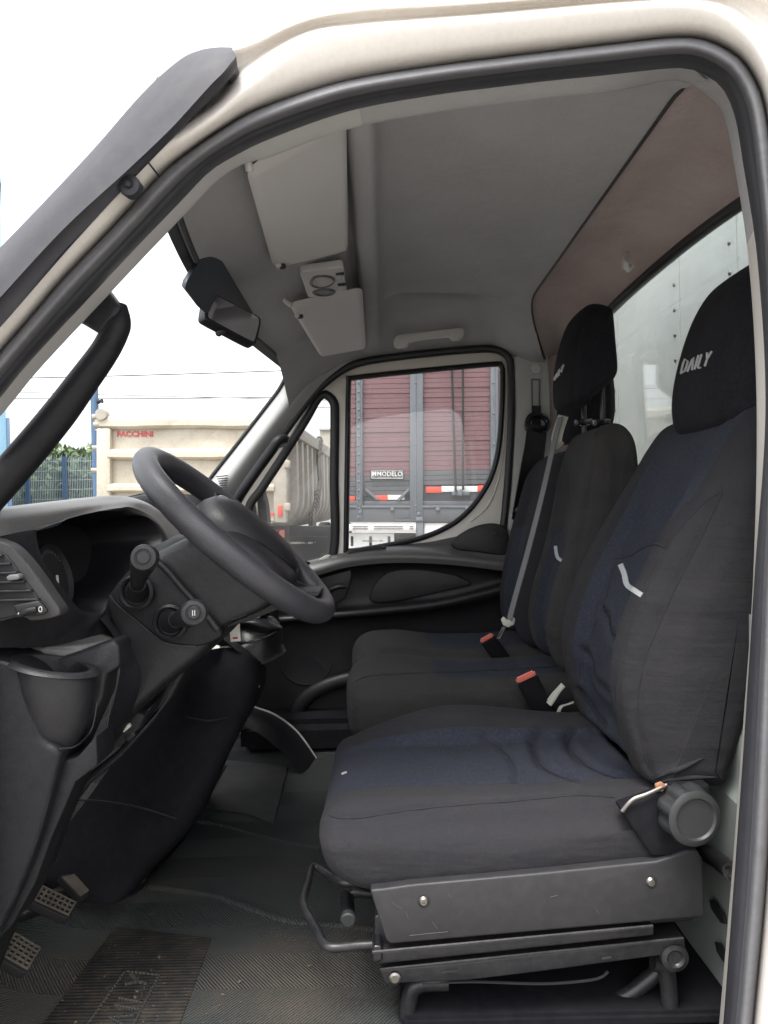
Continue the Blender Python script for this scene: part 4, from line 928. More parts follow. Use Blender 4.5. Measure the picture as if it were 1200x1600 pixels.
# ------------------------------------------------------------------ dashboard
dash = thing('dashboard', 'dark moulded dashboard with instrument hood, side vent and cup pocket', 'dashboard', (-.6, 1.6, CAM.z - .4))
crest = [(-90, 818, .98), (0, 806, 1.07), (100, 792, 1.24), (160, 784, 1.38), (200, 780, 1.48), (228, 785, 1.55), (252, 800, 1.58), (272, 820, 1.60), (287, 842, 1.60)]
brow = [(-90, 858, .97), (0, 838, 1.05), (60, 824, 1.14), (130, 803, 1.28), (196, 793, 1.42), (222, 799, 1.49), (242, 812, 1.52), (258, 832, 1.535), (266, 856, 1.535)]
back_ = [P(*q) + V(-.36 if i < 5 else -.30, (.0 if i < 6 else .06), -.03 if i < 6 else -.02) for i, q in enumerate(crest)]
mid_ = [P(*q) + V(-.06, 0, .006) for q in crest]
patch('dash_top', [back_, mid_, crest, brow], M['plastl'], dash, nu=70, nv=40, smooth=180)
hole = [(57, 832, 1.12), (75, 826, 1.15), (92, 820, 1.18), (102, 811, 1.20), (130, 803, 1.27), (160, 798, 1.34), (185, 800, 1.41), (198, 805, 1.43), (220, 807, 1.47), (236, 814, 1.49), (247, 828, 1.50), (252, 846, 1.50), (250, 880, 1.46), (240, 905, 1.42),
        (200, 925, 1.36), (168, 938, 1.31), (158, 957, 1.28), (140, 957, 1.25), (125, 952, 1.22), (110, 935, 1.20), (85, 902, 1.16), (67, 875, 1.13)]
outer = [(-60, 852, 1.0), (20, 834, 1.075), (60, 824, 1.14), (95, 813, 1.21), (130, 802, 1.28), (160, 796, 1.35), (196, 792, 1.42), (210, 794, 1.45), (235, 806, 1.505), (250, 820, 1.53), (262, 842, 1.535), (268, 865, 1.53), (300, 900, 1.50), (260, 960, 1.42),
         (220, 990, 1.36), (190, 1000, 1.31), (150, 1000, 1.25), (110, 1005, 1.19), (60, 1010, 1.13), (0, 1012, 1.06), (-60, 1010, 1.0), (-60, 930, 1.0)]
NH = 110
ho3 = cr([tuple(P(*q)) for q in hole], NH, True); ou3 = cr([tuple(P(*q)) for q in outer], NH, True)
rim1 = ho3 + np.array([.0, 0, .0]); rim0 = ou3
inn = ho3.mean(0) + (ho3 - ho3.mean(0)) * .97 + np.array([-.02, 0, 0])
deep = ho3.mean(0) + (ho3 - ho3.mean(0)) * .86 + np.array([-.13, .01, -.005])
lipm = ou3 * .12 + ho3 * .88 + np.array([.006, 0, 0])
grid('dash_face', np.array([rim0, ou3 * .5 + ho3 * .5 + np.array([.004, 0, 0]), lipm, rim1]), M['plastg'], dash, cv=True, smooth=180)
grid('hood_lining', np.array([rim1, inn, (inn + deep) / 2, deep]), M['plast'], dash, cv=True, smooth=180)
c = deep.mean(0); mesh('instrument_board', [tuple(q) for q in deep] + [tuple(c)], [(i, (i + 1) % NH, NH) for i in range(NH)], M['black'], dash, 180)
# dial drum with its scale
dc = P(116, 900, 1.22) + V(-.035, .01, 0)
dial = lathe('dial', [(.056, -.03), (.056, .0), (.053, .004), (.050, -.004), (.001, -.004)], dc, (1, 0, .25), M['black'], dash, 48)
ax = V(1, 0, .25).normalized(); du = V(0, 1, 0); dv = ax.cross(du)
def dpt(r, a): return dc - ax * .002 + (du * math.cos(a) + dv * math.sin(a)) * r
for i in range(22):
    a = math.radians(200 - i * 11)
    mesh('scale_mark', [dpt(.040, a - .014), dpt(.045, a - .014), dpt(.045, a + .014), dpt(.040, a + .014)], [(0, 1, 2, 3)], M['sagewh'] if i < 16 else M['gred'], dial, 0)
tube('dial_needle', [dpt(.0, 0) + ax * .004, dpt(.040, math.radians(248)) + ax * .004], .0022, M['ivory'], dial, 6)
# wide fascia lens beyond the dial
# left side vent
vent = rprism('vent_bezel', [(-40, 838), (0, 846), (22, 858), (50, 890), (75, 926), (94, 955), (87, 964), (50, 970), (30, 964), (-40, 966)], 1.035, .03, M['bezel'], dash, .008, 70)
rprism('vent_mouth', [(-40, 852), (0, 862), (14, 872), (36, 902), (58, 932), (73, 955), (66, 960), (30, 962), (-40, 962)], 1.032, .01, M['black'], dash, .003, 60)
for (y0, x1) in ((868, 2), (881, 14), (895, 25), (909, 36), (923, 47), (937, 58)):
    prism('vent_slat', [P(-40, y0 + 1, 1.026), P(x1, y0 - 2, 1.026), P(x1 + 2, y0 + 1.5, 1.026), P(-40, y0 + 4.5, 1.026)], .014, M['plastg'], dash, .001)
rprism('vent_tab', [(8, 902), (14, 898), (28, 897), (31, 902), (28, 906), (12, 908)], 1.018, .014, M['tab'], dash, .003)
rprism('vent_wheel_plate', [(18, 946), (60, 938), (74, 955), (68, 961), (30, 964)], 1.022, .008, M['plastg'], dash, .003)
tube('vent_wheel', [P(30, 961, 1.016), P(42, 955, 1.014), P(57, 952, 1.016)], .005, M['plast'], dash, 8, res=10)
tube('wheel_symbol', [P(63 + 2.6 * math.cos(a), 952 + 4 * math.sin(a), 1.0185) for a in np.linspace(0, 6.28, 14)[:-1]], .0006, M['ivory'], dash, 5, True)
lathe('wheel_symbol', [(.0016, 0), (.0016, -.001)], P(30, 959, 1.012), (0, 1, 0), M['ivory'], dash, 10)
# centre vents behind the wheel
cv = [(224, 778), (250, 772), (262, 776), (290, 800), (306, 830), (302, 842), (286, 842), (262, 806), (240, 788)]
rprism('centre_vent', cv, 1.66, .05, M['plast'], dash, .008, 60)
for i in range(4):
    y = 786 + i * 14
    prism('vent_slat', [P(242 + i * 11, y + 3, 1.652), P(268 + i * 11, y - 2, 1.652), P(270 + i * 11, y + 3, 1.652), P(245 + i * 11, y + 8, 1.652)], .012, M['plastg'], dash, .0015)
patch('centre_top', [[(180, 782, 1.66), (230, 770, 1.72), (262, 770, 1.80), (330, 776, 2.1), (372, 786, 2.5)], [(200, 790, 1.60), (240, 782, 1.66), (290, 806, 1.72), (340, 822, 2.0), (380, 830, 2.5)], [(220, 860, 1.60), (290, 870, 1.66), (330, 880, 1.72), (380, 890, 2.0), (420, 900, 2.5)], [(240, 990, 1.60), (320, 1000, 1.66), (350, 1010, 1.72), (400, 1000, 2.0), (440, 985, 2.5)]], M['plast'], dash, nu=40, nv=24)
patch('centre_back', [[V(-.86, 1.62, CAM.z - .03), V(-.95, 1.9, CAM.z - .04), V(-.95, 2.3, CAM.z - .05), V(-.88, 2.68, CAM.z - .06)], [P(180, 782, 1.66), P(230, 770, 1.72), P(300, 774, 2.0), P(372, 786, 2.5)]], M['plast'], dash, nu=30, nv=10)
# lower near end: ledge, cup pocket, side panel, strut
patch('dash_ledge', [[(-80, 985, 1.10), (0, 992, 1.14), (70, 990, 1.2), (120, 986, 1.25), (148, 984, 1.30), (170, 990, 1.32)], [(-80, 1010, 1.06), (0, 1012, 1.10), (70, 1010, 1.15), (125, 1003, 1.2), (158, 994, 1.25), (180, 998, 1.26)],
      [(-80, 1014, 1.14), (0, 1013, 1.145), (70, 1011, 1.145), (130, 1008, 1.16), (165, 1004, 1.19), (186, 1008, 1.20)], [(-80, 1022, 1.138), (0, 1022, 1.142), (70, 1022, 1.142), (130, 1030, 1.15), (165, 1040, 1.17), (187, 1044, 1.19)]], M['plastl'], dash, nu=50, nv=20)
rprism('ledge_end', [(150, 1010), (178, 1000), (186, 1010), (187, 1042), (165, 1055), (160, 1090), (120, 1180), (40, 1180), (40, 1045)], 1.125, .06, M['plastg'], dash, .014)
cupc = P(83, 1038, 1.088)
pk = []
for (z, k, ox) in ((0.0, 1.0, 0), (.002, 1.05, 0), (-.002, 1.12, 0), (-.012, 1.17, 0), (-.040, 1.12, .001), (-.075, .99, .000), (-.102, .78, -.003), (-.118, .55, -.006), (-.124, .2, -.010)):
    pk.append([tuple(cupc + V(.050 * k * math.cos(a) + ox, .040 * k * math.sin(a), z + .012 * math.cos(a) * -1)) for a in np.linspace(0, 2 * math.pi, 49)[:-1]])
grid('cup_pocket', pk, M['plastg'], dash, cv=True, smooth=180)
colr = []
for k in np.linspace(0, 1, 6):
    r_ = []
    for a in np.linspace(0, 2 * math.pi, 49)[:-1]:
        ca, sa = math.cos(a), math.sin(a); e = .35
        ia = cupc + V(.051 * ca, .041 * sa, .001 - .012 * ca)
        oa = cupc + V(-.002 + .068 * ca, .054 * sa, -.004 - .014 * ca)
        r_.append(tuple(ia.lerp(oa, k) + V(0, 0, .003 * math.sin(math.pi * k))))
    colr.append(r_)
grid('pocket_collar', colr, M['plastg'], dash, cv=True, smooth=180)
pk2 = []
for (z, k) in ((0.0, 1.0), (-.008, .95), (-.05, .86), (-.09, .70), (-.09, .02)):
    pk2.append([tuple(cupc + V(.050 * k * math.cos(a), .040 * k * math.sin(a), z - .012 * math.cos(a))) for a in np.linspace(0, 2 * math.pi, 49)[:-1]])
grid('pocket_well', pk2, M['plast'], dash, cv=True, smooth=180)
rprism('dash_side_panel', [(-90, 1028), (0, 1033), (24, 1042), (48, 1066), (58, 1100), (62, 1140), (70, 1160), (92, 1170), (93, 1188), (80, 1240), (60, 1310), (28, 1395), (-6, 1462), (-90, 1600)], 1.05, .10, M['plast'], dash, .014, 120)
rprism('dash_strut', [(92, 1190), (120, 1184), (150, 1150), (152, 1196), (118, 1222), (80, 1310), (55, 1380), (20, 1444), (-2, 1468), (-90, 1570), (-4, 1462), (40, 1370), (68, 1282)], 1.07, .07, M['plast'], dash, .008)
tube('panel_gap', [P(92, 1190, 1.066), P(70, 1278, 1.062), P(38, 1370, 1.062), (P(-4, 1462, 1.062))], .0022, M['black'], dash, 6, res=30)
tube('panel_gap', [P(152, 1085, 1.13), P(148, 1120, 1.12), P(140, 1145, 1.11), P(118, 1166, 1.075), P(94, 1170, 1.05)], .0015, M['knob'], dash, 6, res=30)
tube('panel_gap', [P(176, 1052, 1.19), P(172, 1100, 1.18), P(166, 1140, 1.17), P(158, 1160, 1.16)], .0013, M['knob'], dash, 6, res=20)
# knee panel below the column
patch('knee_panel', [[(150, 960, 1.27), (210, 960, 1.34), (290, 1000, 1.36), (345, 985, 1.52)], [(180, 1000, 1.24), (240, 1020, 1.30), (300, 1020, 1.36), (345, 1000, 1.52)], [(186, 1060, 1.22), (240, 1060, 1.28), (290, 1035, 1.36), (330, 1015, 1.52)],
       [(150, 1180, 1.20), (190, 1140, 1.27), (250, 1080, 1.36), (320, 1024, 1.52)], [(110, 1240, 1.22), (160, 1180, 1.30), (230, 1110, 1.40), (300, 1040, 1.56)], [(60, 1300, 1.4), (120, 1200, 1.5), (200, 1120, 1.6), (280, 1040, 1.7)]], M['plast'], dash, nu=40, nv=40, smooth=180)
rprism('knee_edge', [(122, 1222), (180, 1176), (240, 1112), (262, 1060), (290, 1030), (292, 1044), (268, 1090), (238, 1130), (190, 1184), (140, 1226), (112, 1262)], 1.33, .02, M['plastg'], dash, .006)
rprism('fuse_cover', [(166, 1150), (210, 1112), (226, 1118), (216, 1140), (186, 1168), (170, 1166)], 1.30, .03, M['black'], dash, .004)
rprism('white_connector', [(186, 1138), (200, 1130), (204, 1136), (192, 1146)], 1.292, .018, M['ivory'], dash, .003)
rprism('connector_clip', [(190, 1148), (206, 1140), (212, 1150), (200, 1160), (192, 1158)], 1.30, .012, M['plastg'], dash, .003)
# centre console tunnel between the footwells
tun = thing('centre_console', 'tall black console tunnel dropping from the dashboard to the floor', 'console', P(250, 1390, 1.7))
patch('console_body', [[(300, 1020, 1.75), (360, 1012, 1.71), (400, 1030, 1.72), (414, 1040, 1.85), (416, 1046, 2.1)], [(240, 1100, 1.70), (330, 1090, 1.655), (392, 1090, 1.68), (408, 1082, 1.82), (410, 1080, 2.1)],
      [(150, 1230, 1.62), (260, 1220, 1.59), (345, 1190, 1.62), (366, 1160, 1.78), (372, 1150, 2.1)], [(90, 1310, 1.55), (220, 1300, 1.545), (296, 1290, 1.58), (318, 1262, 1.74), (330, 1230, 2.1)],
      [(60, 1370, 1.50), (170, 1392, 1.485), (215, 1382, 1.52), (246, 1345, 1.66), (280, 1290, 2.05)], [(60, 1400, 1.50), (160, 1412, 1.47), (200, 1402, 1.50), (222, 1375, 1.60), (250, 1330, 2.0)]], M['matte'], tun, nu=50, nv=50, smooth=180)
tube('console_seam', [P(118, 1250, 1.575), P(160, 1252, 1.552), P(220, 1262, 1.535), P(290, 1284, 1.57)], .0022, M['black'], tun, 6, res=30)
tube('console_seam', [P(290, 1120, 1.607), P(330, 1126, 1.60), P(372, 1116, 1.66)], .0018, M['black'], tun, 6, res=20)
patch('console_foot', [[(228, 1376, 1.56), (246, 1346, 1.66), (300, 1280, 1.95)], [(214, 1396, 1.49), (240, 1364, 1.60), (300, 1296, 1.85)], [(170, 1412, 1.45), (200, 1402, 1.48), (222, 1390, 1.52)]], M['plastg'], tun, nu=20, nv=10)
rprism('painted_glint', [(382, 1104), (394, 1088), (404, 1066), (405, 1074), (396, 1094), (386, 1106)], 1.72, .01, M['pillar'], tun, .002)  # pale sliver standing in for a reflection on the console
# gear lever gaiter
gear = thing('gear_lever', 'gear lever with creased black leather gaiter behind the steering wheel', 'gear lever', P(395, 1000, 1.8))
gp = []
random.seed(3)
for i, (x, y, r) in enumerate([(392, 950, .022), (398, 958, .045), (394, 964, .030), (402, 974, .056), (398, 980, .042), (400, 990, .062), (398, 1000, .058), (396, 1012, .066), (394, 1024, .07)]):
    c = P(x, y, 1.82); gp.append([tuple(c + V(math.cos(a) * r * 1.1 * (1 + .10 * math.sin(3 * a + i)), math.sin(a) * r, .012 * math.sin(2 * a + i * 1.7))) for a in np.linspace(0, 2 * math.pi, 33)[:-1]])
grid('gaiter', np.stack([cr(np.array(gp)[:, j], 50) for j in range(32)], 1), M['gait'], gear, cv=True, smooth=180)
lathe('gear_stick', [(.012, 0), (.012, .10)], P(392, 950, 1.82), (-.1, 0, 1), M['plast'], gear, 16)
patch('gaiter_frame', [[(342, 985, 1.72), (375, 1012, 1.72), (400, 1032, 1.76)], [(338, 992, 1.70), (372, 1020, 1.70), (402, 1040, 1.74)]], M['plastg'], gear, nu=16, nv=6, thick=.006)
rprism('white_catch', [(410, 1014), (414, 1012), (421, 1022), (421, 1028), (414, 1028)], 1.78, .012, M['ivory'], tun, .003)
keytag = thing('key_tag', 'small white paper tag hanging from the ignition key', 'key tag', P(367, 990, 1.55))
rprism('paper_tag', [(358, 974), (374, 969), (376, 1002), (360, 1003)], 1.55, .003, M['white'], keytag, .0008)
rprism('red_mark', [(363, 996), (371, 995), (372, 998), (364, 999)], 1.5485, .001, M['redlet'], keytag, 0)

# ------------------------------------------------------------------ steering column, wheel, stalks
colm = thing('steering_column', 'black steering column shroud carrying two stalk levers', 'steering column', P(300, 1000, 1.35))
sh = []
def ring(cx, cy, Y, a_, b_, yaw=0):
    """rounded oblong section of the shroud across the wheel axis"""
    n_ = V(.735, 0, .678); u_ = V(-.678, 0, .735); c = P(cx, cy, Y); out = []
    for t in np.linspace(0, 2 * math.pi, 49)[:-1]:
        ct, st = math.cos(t), math.sin(t); e = .62
        out.append(tuple(c + V(0, 1, 0) * (abs(ct) ** e * math.copysign(1, ct) * a_) + u_ * (abs(st) ** e * math.copysign(1, st) * b_)))
    return out
ccv = [(158, 948), (172, 916), (208, 880), (250, 857), (292, 838), (332, 828), (372, 832), (418, 866), (446, 902), (442, 928), (420, 950), (380, 969), (345, 986), (330, 1012), (298, 1042), (258, 1074), (214, 1112), (192, 1126), (187, 1060), (178, 1000)]
cc0 = [Vector(q) for q in cr([tuple(P(x, y, 1.262)) for x, y in ccv], 90, True)]
cen = sum(cc0, V(0, 0, 0)) / 90; lay = []
for (k, dy) in ((.02, -.006), (.5, -.006), (.80, -.003), (.90, .002), (.955, .012), (.985, .026), (1.0, .05), (1.0, .12), (.99, .20), (.96, .28)):
    lay.append([tuple(cen + (q - cen) * k + V(0, dy, 0)) for q in cc0])
lay = np.array(lay)
shroud = grid('column_shroud', np.stack([cr(lay[:, j], 46) for j in range(90)], 1), M['plastg'], colm, cv=True, smooth=180)
tube('shroud_gap', [P(300, 940, 1.2555), P(345, 965, 1.258), P(380, 962, 1.262), P(440, 925, 1.28)], .0014, M['black'], colm, 6, res=30)
rprism('lower_shroud', [(300, 975), (330, 960), (400, 925), (470, 925), (500, 930), (455, 945), (400, 966), (345, 984), (318, 992)], 1.34, .12, M['plastg'], colm, .02, 60)
swp = rprism('switch_plate', [(172, 928), (190, 905), (216, 880), (240, 872), (258, 885), (300, 935), (345, 985), (338, 1000), (310, 1010), (275, 1008), (250, 1000), (215, 972), (182, 945)], 1.248, .03, M['plast'], colm, .006, 90)
tube('plate_edge', [P(172, 930, 1.249), P(184, 946, 1.247), (P(216, 972, 1.247)), P(250, 1000, 1.247), P(276, 1008, 1.247), P(306, 1010, 1.249)], .0014, M['knob'], colm, 6, res=40)
tube('plate_ridge', [P(245, 876, 1.246), P(262, 892, 1.245), P(286, 920, 1.245), P(320, 958, 1.245), P(340, 984, 1.246)], .006, M['plastg'], colm, 8, res=30)
def stalk_lever(lbl, base, mids, cap, rcap, capdir, mark):
    s = thing('stalk_lever', lbl, 'stalk lever', base, 'stalk levers on the steering column')
    d = (Vector(mids[0]) - Vector(base)).normalized()
    lathe('socket_ring', [(.030, .006), (.030, -.004), (.026, -.008), (.0225, -.004), (.022, .004), (.001, .006)], Vector(base), (0.05, 1, -.05), M['plastg'], s, 36)
    lathe('boot', [(.019, .004), (.017, -.010), (.013, -.020), (.012, -.03)], Vector(base), -d, M['black'], s, 24) if False else tube('boot', [Vector(base), Vector(base).lerp(Vector(mids[0]), .6)], [.019, .013], M['plast'], s, 20)
    L = cr([base] + mids + [cap], 22); rad = np.interp(np.linspace(0, 1, 22), [0, .35, .55, .75, 1], [.011, .0115, .015, .019, .020])
    tube('lever', [Vector(q) for q in L], rad, M['plast'], s, 24)
    cd_ = Vector(capdir).normalized()
    lathe('end_cap', [(rcap, .010), (rcap, -.003), (rcap * .93, -.007), (rcap * .66, -.008), (rcap * .62, -.0065), (rcap * .56, -.0065), (rcap * .45, -.0085), (.0005, -.0085)], cap, cd_, M['plastg'], s, 32)
    if mark:
        u = V(1, 0, .15); w = V(.1, 0, 1); cc = Vector(cap) - cd_ * .0092
        for k in (-1, 1): box('cap_mark', cc + u * .0016 * k, (.0011, .0008, .008), M['pillar'], s, 0)
    return s
stalk_lever('upper stalk lever with round ribbed cap above the instrument socket', P(213, 925, 1.238), [P(216, 905, 1.17), P(222, 886, 1.14)], P(226, 871, 1.085), .0195, (-.05, 1, -.1), False)
stalk_lever('lower stalk lever with two bar mark on its flat end cap', P(266, 972, 1.238), [P(282, 966, 1.17), P(294, 962, 1.13)], P(304, 957, 1.085), .0185, (-.12, 1, -.05), True)
wheel = thing('steering_wheel', 'worn black leather steering wheel seen almost edge on', 'steering wheel', P(372, 838, 1.38))
wc = P(371, 836, 1.385); wn_ = V(.678, 0, .735).normalized(); wu = V(-.735, 0, .678); wv_ = V(0, 1, 0)
R_ = .212
rimp = [wc + wu * math.cos(a) * R_ + wv_ * math.sin(a) * R_ for a in np.linspace(0, 2 * math.pi, 97)[:-1]]
tube('rim', rimp, .0250, M['leath'], wheel, 24, True, ry=.0225)
lathe('rim_seam', [(.001, 0)], wc, wn_, M['thread'], wheel, 8) if False else None
hubp = [(.030, -.065), (.075, -.060), (.096, -.040), (.106, -.010), (.103, .016), (.092, .036), (.066, .050), (.030, .055), (.001, .056)]
hub = lathe('hub_pad', hubp, wc - wu * .022 + wn_ * -.004, wn_, M['plastg'], wheel, 48, lambda a, h: 1 + .12 * math.cos(2 * a))
tube('hub_trim', [wc - wu * .022 + wn_ * .034 + (wu * math.cos(a) + wv_ * math.sin(a)) * .093 for a in np.linspace(-.15, .35, 12)], .0025, M['grey'], wheel, 8)
hc_ = wc - wu * .022 + wn_ * -.004
tube('pad_joint', [hc_ + wn_ * .0365 + (wu * math.cos(a) * (1 + .12) + wv_ * math.sin(a) * .89) * .0925 for a in np.linspace(0, 2 * math.pi, 60)[:-1]], .0012, M['black'], wheel, 6, True)
tube('rim_seam', [wc - wn_ * .004 + (wu * math.cos(a) + wv_ * math.sin(a)) * (R_ - .0222) for a in np.linspace(0, 2 * math.pi, 97)[:-1]], .0012, M['thread'], wheel, 6, True)
for a in (.30, math.pi - .30, -math.pi / 2 - .38, -math.pi / 2 + .38):
    d = wv_ * math.cos(a) + wu * math.sin(a)
    tube('spoke', [wc + d * .06 - wn_ * .02, wc + d * .13 - wn_ * .018, wc + d * .208], [.020, .015, .013], M['plast'], wheel, 14, ry=.024)
lathe('wheel_hub_cover', [(.10, -.02), (.105, .0), (.085, .05), (.060, .075)], wc - wn_ * .125, wn_, M['plast'], wheel, 40)

# ------------------------------------------------------------------ near pillar grab handle
gh = thing('grab_handle', 'thick black grab handle on the near windscreen pillar', 'handle', P(100, 620, 1.08))
tube('grip', [P(186, 478, 1.10), P(184, 505, 1.095), P(166, 545, 1.09), P(130, 596, 1.085), P(90, 650, 1.08), P(30, 722, 1.075), P(-40, 800, 1.07)], np.interp(np.linspace(0, 1, 60), [0, .08, .2, .5, 1], [.012, .020, .0205, .024, .026]), M['plast'], gh, 20, res=60)
for i in range(9):
    t = i / 8; x = 160 - t * 168; y = 532 + t * 198
    lathe('finger_bump', [(.002, -.022), (.010, -.018), (.0150, -.007), (.0150, .007), (.010, .018), (.002, .022)], P(x + 9, y + 9, 1.085), (-.66, 0, -.75), M['plast'], gh, 16)
rprism('foot_bracket', [(112, 496), (160, 442), (182, 472), (190, 480), (156, 522)], 1.075, .035, M['plastg'], gh, .006)

# ------------------------------------------------------------------ sun visors, console, mirror, far ceiling handle
def visor(lbl, tl, tr, br, bl, piv, clipc, notch=None):
    v = thing('sun_visor', lbl, 'sun visor', (Vector(tl) + Vector(br)) / 2, 'sun visors under the headliner')
    c4 = [Vector(q) for q in (tl, tr, br, bl)]
    n_ = (c4[1] - c4[0]).cross(c4[3] - c4[0]).normalized()
    if n_.z > 0: n_ = -n_
    nu_, nv_ = 26, 34; top, bot = [], []
    for j in range(nv_):
        ra, rb = [], []
        for i in range(nu_):
            a, b = i / (nu_ - 1), j / (nv_ - 1)
            # rounded corners
            w_, l_ = (c4[1] - c4[0]).length, (c4[3] - c4[0]).length; rc = .028
            xa_, yb_ = a * w_, b * l_
            dx_, dy_ = max(0, rc - min(xa_, w_ - xa_)), max(0, rc - min(yb_, l_ - yb_))
            if dx_ > 0 and dy_ > 0:
                k_ = max(dx_, dy_) / math.hypot(dx_, dy_); dx_, dy_ = dx_ * k_, dy_ * k_
                xa_ = rc - dx_ if xa_ < w_ / 2 else w_ - rc + dx_; yb_ = rc - dy_ if yb_ < l_ / 2 else l_ - rc + dy_
            a2, b2 = xa_ / w_, yb_ / l_
            q = (c4[0] * (1 - a2) + c4[1] * a2) * (1 - b2) + (c4[3] * (1 - a2) + c4[2] * a2) * b2
            e = min(a, 1 - a) * 1.0; f = min(b, 1 - b) * 2.6
            h = .0085 * (1 - max(0, 1 - min(e, f) / .07) ** 2) ** .5
            ra.append(tuple(q + n_ * (h + .003 * math.sin(a * 3.1) * math.sin(b * 3.1)))); rb.append(tuple(q - n_ * h))
        top.append(ra); bot.append(rb)
    grid('visor_flap', top, M['visor'], v, smooth=180); grid('visor_back', bot, M['visor'], v, smooth=180)
    tube('pivot_rod', piv, .006, M['grey'], v, 12, res=14)
    clipc = Vector(clipc) + n_ * .012
    box('visor_clip', clipc, (.012, .020, .012), M['grey'], v, .003)
    box('clip_recess', Vector(clipc) + V(.006, .0, -.001), (.018, .012, .010), M['gasket'], v, .002)
    return v
zv = CAM.z
visor('large pale sun visor nearest the open driver door', P(383, 262, 1.09), P(541, 172, 1.09), P(544, 390, 1.60), P(427, 417, 1.60),
      [P(386, 236, 1.07), P(388, 252, 1.07), P(390, 268, 1.075)], P(431, 408, 1.565))
visor('smaller looking pale sun visor beyond the ceiling lamp', P(450, 473, 1.88), P(566, 448, 1.88), P(572, 543, 2.46), P(500, 556, 2.46),
      [P(444, 468, 1.87), P(450, 474, 1.87), P(456, 478, 1.87)], P(463, 487, 1.89))
lampc = thing('ceiling_lamp', 'grey ceiling lamp console with oval lens between the two visors', 'ceiling lamp', P(505, 440, 1.85))
cl = [P(468, 426, 1.72), P(537, 417, 1.72), P(542, 456, 1.87), P(482, 466, 1.87)]
lc = sum(cl, V(0, 0, 0)) / 4; lx = (cl[1] - cl[0]).normalized(); ln = lx.cross((cl[3] - cl[0]).normalized()).normalized()
if ln.z > 0: ln = -ln
ly = ln.cross(lx)
prism('lamp_housing', [Vector(q) for q in cr([tuple(a.lerp(b, t)) for a, b in zip(cl, cl[1:] + cl[:1]) for t in (.06, .5, .94)], 48, True)], .02, M['grey'], lampc, .005, direction=-ln)
def lp(px, py): # point on the lamp face
    d = ray(px, py); return CAM + d * ((lc - CAM).dot(ln) / d.dot(ln)) + ln * .001
for pts, mm in (([(486, 440), (492, 432), (506, 430), (518, 433), (521, 440), (512, 446), (498, 448), (488, 445)], M['pillar']), ([(490, 456), (500, 452), (514, 452), (522, 456), (512, 460), (498, 460)], M['plastl'])):
    tube('lens_rim', [lp(*q) for q in pts], .004, M['plastl'], lampc, 8, True, res=40)
    v_ = [lp(*q) for q in pts]; mesh('lens', [q + ln * .0012 for q in v_], [tuple(range(len(v_)))], mm, lampc, 0)
for (x, y) in ((529, 433), (532, 450)):
    box('lamp_switch', lp(x, y), (.018, .022, .010), M['pillar'], lampc, .003); box('switch_recess', lp(x + 2, y - 6), (.020, .010, .006), M['gasket'], lampc, .001)
chh = thing('overhead_grab_rail', 'grey grab handle in a hollow of the headliner above the far door', 'handle', P(670, 525, 2.5))
rprism('handle_bar', [(616, 530), (622, 524), (640, 521), (700, 514), (722, 512), (726, 518), (722, 528), (708, 530), (700, 525), (660, 529), (640, 534), (636, 541), (622, 542), (616, 538)], 2.44, .03, M['grey'], chh, .009, 80)
coath = thing('coat_hook', 'small pale coat hook on the stained headliner above the rear window', 'hook', PX(980, 408, .59))
rprism('hook_base', [(973, 395), (985, 392), (988, 406), (984, 422), (974, 420)], PX(980, 408, .575).y, .02, M['headr'], coath, .005)
tube('hook', [PX(980, 396, .56), PX(978, 410, .545), PX(981, 422, .55), PX(986, 416, .56)], .006, M['grey'], coath, 10, res=16)
mr = thing('rear_view_mirror', 'grey rear view mirror hanging from its dark windscreen mount', 'mirror', P(350, 480, 1.75))
mface = V(.80, -.52, .25).normalized(); m0 = P(365, 497, 1.58)
def mp(px, py): d = ray(px, py); return CAM + d * ((m0 - CAM).dot(mface) / d.dot(mface))
prism('mirror_housing', [Vector(q) for q in cr([tuple(mp(*q)) for q in [(324, 462), (333, 457), (370, 476), (404, 494), (408, 503), (405, 520), (401, 535), (395, 538), (360, 520), (325, 501), (320, 494), (322, 478)]], 72, True)], .022, M['plastg'], mr, .004, direction=-mface)
mesh('mirror_glass', [Vector(q) + mface * .0012 for q in cr([tuple(mp(*q)) for q in [(328, 466), (334, 461), (368, 478), (400, 495), (404, 503), (401, 518), (397, 531), (393, 533), (360, 516), (329, 499), (325, 493), (326, 480)]], 72, True)], [tuple(range(72))], M['mirror'], mr, 0)
rprism('mirror_tab', [(335, 519), (343, 514), (352, 516), (342, 525), (337, 524)], 1.52, .012, M['plastg'], mr, .003)
prism('mirror_mount', [P(322, 400, 1.44), P(312, 410, 1.40), P(291, 442, 1.37), P(289, 452, 1.37), P(312, 482, 1.45), P(322, 490, 1.50), P(345, 486, 1.60), P(390, 500, 1.80), P(399, 494, 1.84), P(362, 432, 1.64), P(334, 380, 1.46), P(326, 384, 1.44)], .02, mat('dark_blue_plastic', (.030, .038, .050), .45), mr, .004, direction=(-.5, .5, .5))

